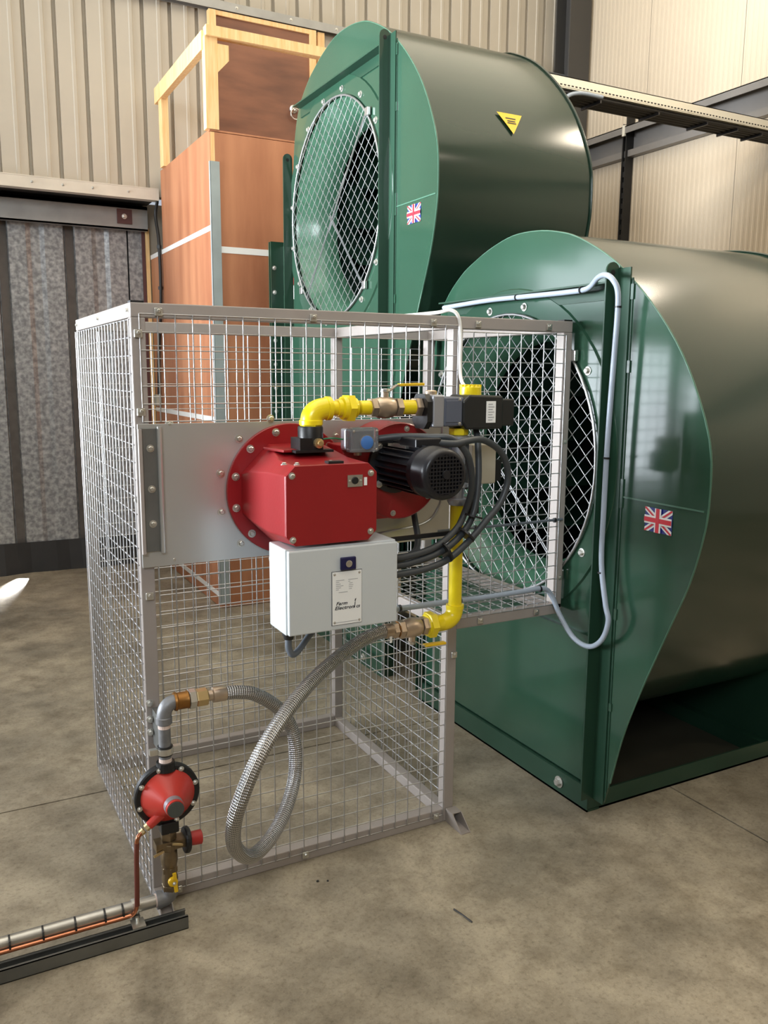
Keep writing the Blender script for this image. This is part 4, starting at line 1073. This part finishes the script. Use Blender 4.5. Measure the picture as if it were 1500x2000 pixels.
b = MB().lathe((0.322, -0.33, z0), (0,0,-1), [(0, .018), (.008, .018), (.009, .015), (.020, .013)], 16)
b.build('cable_gland', blk, CB)
cc = MB().tube(catmull([(0.322, -0.33, 0.905), (0.322, -0.33, 0.868), (0.334, -0.328, 0.846), (0.36, -0.31, 0.850), (0.40, -0.28, 0.872), (0.44, -0.25, 0.893), (0.475, -0.21, 0.912), (0.53, -0.12, 0.93), (0.60, -0.03, 0.90)], 8), 0.0092, 10).build('grey_cable', cable_g, None, 60)
tag(cc, 'short grey cable looping under the white control box', 'cable')
b = MB().box((0.40, -0.239, 0.98), (0.55, -0.016, 0.99)).box((0.40, -0.239, 1.13), (0.55, -0.016, 1.14)).build('support_bracket', galv_dk, CB)

# ------------------------------------------------------------------ dark cables between motor, valve and control box
CAB = {
 'pressure switch': [(0.655, -0.2, 1.421), (0.712, -0.24, 1.429), (0.781, -0.3, 1.430), (0.84, -0.33, 1.424), (0.896, -0.33, 1.37), (0.938, -0.29, 1.272), (0.935, -0.26, 1.191), (0.896, -0.27, 1.140), (0.812, -0.29, 1.098), (0.718, -0.3, 1.082), (0.632, -0.3, 1.078)],
 'actuator': [(1.008, -0.20, 1.445), (0.998, -0.23, 1.394), (0.989, -0.25, 1.283), (0.968, -0.26, 1.189), (0.921, -0.27, 1.127), (0.83, -0.29, 1.081), (0.718, -0.3, 1.059), (0.632, -0.3, 1.056)],
 'motor': [(0.79, -0.33, 1.415), (0.842, -0.345, 1.412), (0.878, -0.34, 1.418), (0.964, -0.31, 1.416), (1.046, -0.29, 1.372), (1.08, -0.28, 1.298), (1.055, -0.28, 1.218), (0.993, -0.285, 1.158), (0.928, -0.29, 1.102), (0.849, -0.30, 1.057), (0.753, -0.31, 1.037), (0.632, -0.31, 1.030)],
}
LABS = {'pressure switch': 'dark cable from the pressure switch over the motor to the control box',
        'actuator': 'dark cable hanging straight down from the black valve actuator',
        'motor': 'dark motor cable in a wide loop right of the yellow pipe'}
for k_, pts in CAB.items():
    o = MB().tube(catmull(pts, 8), 0.0105, 10).build('dark_cable', cable_d, None, 60)
    tag(o, LABS[k_], 'cable')
o = MB().tube(catmull([(0.882, -0.03, 1.18), (0.875, -0.06, 1.13), (0.855, -0.11, 1.095), (0.797, -0.2, 1.072), (0.712, -0.265, 1.068), (0.632, -0.27, 1.069)], 8), 0.0105, 10).build('dark_cable', cable_d, None, 60)
tag(o, 'dark cable dropping behind the red blower to the control box', 'cable')
for (x_, y_, z_), d in (((0.960, -0.262, 1.175), (0.3, 0, 1)), ((0.925, -0.278, 1.122), (0.8, 0, .8)), ((0.845, -0.292, 1.078), (1, 0, .45))):
    o = MB().lathe((x_, y_, z_), d, [(0, .034), (.006, .034)], 16).build('cable_tie', blk, None)
    tag(o, {1.175: 'black cable tie round the dark cables beside the clamp', 1.122: 'black cable tie round the dark cables crossing the yellow pipe', 1.078: 'black cable tie round the dark cables nearest the control box'}[z_], 'cable tie', 'cable ties on the dark cable bundle')
o = MB().bar((0.636, -0.25, 1.124), (0.93, -0.232, 1.124), 0.008, 0.013, (0,0,1)).build('support_arm', blk, None)
tag(o, 'thin black arm between the control box and the yellow pipe', 'bracket')
JB = thing('junction_box', 'beige junction box on the cage mesh behind the motor', 'junction box', (1.14, -0.03, 1.24))
MB().box((1.092, -0.060, 1.243), (1.190, -0.012, 1.378)).build('box_body', beige_box, JB, None, 0.004)
MB().box((1.190, -0.055, 1.25), (1.216, -0.015, 1.322)).build('box_plug', blk, JB)
for x_, z_ in ((1.105, 1.362), (1.105, 1.30), (1.105, 1.258)): bolt(JB, (x_, -0.060, z_), (0,-1,0), 0.003)

# ------------------------------------------------------------------ fan cable, white cable, bottom cable
pts = [(1.525, 0.835, 1.897), (1.525, 0.5, 1.905), (1.525, 0.264, 1.903), (1.525, 0.0, 1.900), (1.525, -0.10, 1.905), (1.515, -0.16, 1.935), (1.505, -0.21, 1.938), (1.505, -0.245, 1.918), (1.515, -0.258, 1.88), (1.52, -0.256, 1.798), (1.52, -0.250, 1.666), (1.52, -0.240, 1.394), (1.52, -0.238, 1.148),
       (1.52, -0.240, 0.968), (1.52, -0.27, 0.828), (1.52, -0.288, 0.769), (1.52, -0.26, 0.695), (1.52, -0.197, 0.652), (1.52, -0.113, 0.662), (1.51, -0.045, 0.729), (1.49, -0.022, 0.795), (1.45, -0.018, 0.832), (1.36, -0.018, 0.832), (1.2, -0.018, 0.830), (1.05, -0.018, 0.832), (0.93, -0.018, 0.832), (0.80, -0.02, 0.835), (0.70, -0.05, 0.85), (0.63, -0.18, 0.93), (0.60, -0.235, 0.96)]
FCb = MB().tube(catmull(pts, 8), 0.0095, 10).build('fan_cable', cable_l, None, 60)
tag(FCb, 'long pale grey cable down the post of the floor-standing fan to the cage', 'cable')
for p_, d in (((1.525, 0.30, 1.903), (0,1,0)), ((1.525, -0.07, 1.902), (0,1,0)), ((1.52, -0.257, 1.83), (0,0,1)), ((1.52, -0.240, 1.33), (0,0,1)), ((1.52, -0.240, 0.93), (0,0,1)), ((1.43, -0.018, 0.832), (1,0,0)), ((1.08, -0.018, 0.832), (1,0,0)), ((0.84, -0.019, 0.834), (1,0,0))):
    MB().lathe(p_, d, [(0, .0125), (.006, .0125)], 12).build('cable_tie', blk, FCb)
wc2 = MB().tube(catmull([(0.93, 0.30, 1.806), (0.97, 0.12, 1.808), (1.005, 0.03, 1.812), (1.032, -0.005, 1.818), (1.053, -0.018, 1.795), (1.062, -0.02, 1.729), (1.058, -0.025, 1.640), (1.045, -0.06, 1.585), (1.03, -0.14, 1.556), (1.02, -0.19, 1.545)], 8), 0.006, 8).build('white_cable', cable_w, None, 60)
tag(wc2, 'thin white cable hooked over the top rail of the cage', 'cable')
# thin wire run across the overhang mesh
o = MB().tube([(0.99, -0.012, 1.085), (1.3, -0.012, 1.083), (1.53, -0.012, 1.085)], 0.005, 8).build('sensor_cable', cable_g, None)
tag(o, 'thin grey cable tied across the mesh in front of the fan inlet', 'cable')
for x_ in (1.14, 1.32, 1.49): MB().lathe((x_, -0.012, 1.0838), (1,0,0), [(0, .009), (.008, .009)], 10).build('cable_tie', blk, o)

# ------------------------------------------------------------------ bits on the floor
o = MB().tube([(0.801, -0.452, 0.003), (0.808, -0.49, 0.005), (0.816, -0.530, 0.003)], 0.0022, 6).build('wire_offcut', cable_b)
tag(o, 'short dark wire offcut lying on the bare floor in front', 'offcut')
for i, (x_, y_, r_) in enumerate(((0.49, -0.13, .005), (0.52, -0.142, .004))):
    b = MB().lathe((x_, y_, 0), (0.1,0.2,1), [(0, r_*.8), (r_*.6, r_), (r_*1.1, r_*.4)], 7)
    tag(b.build('floor_crumb', blk), ['larger dark crumb on the floor by the bottom rail of the cage', 'smaller dark crumb on the floor by the bottom rail of the cage'][i], 'debris')
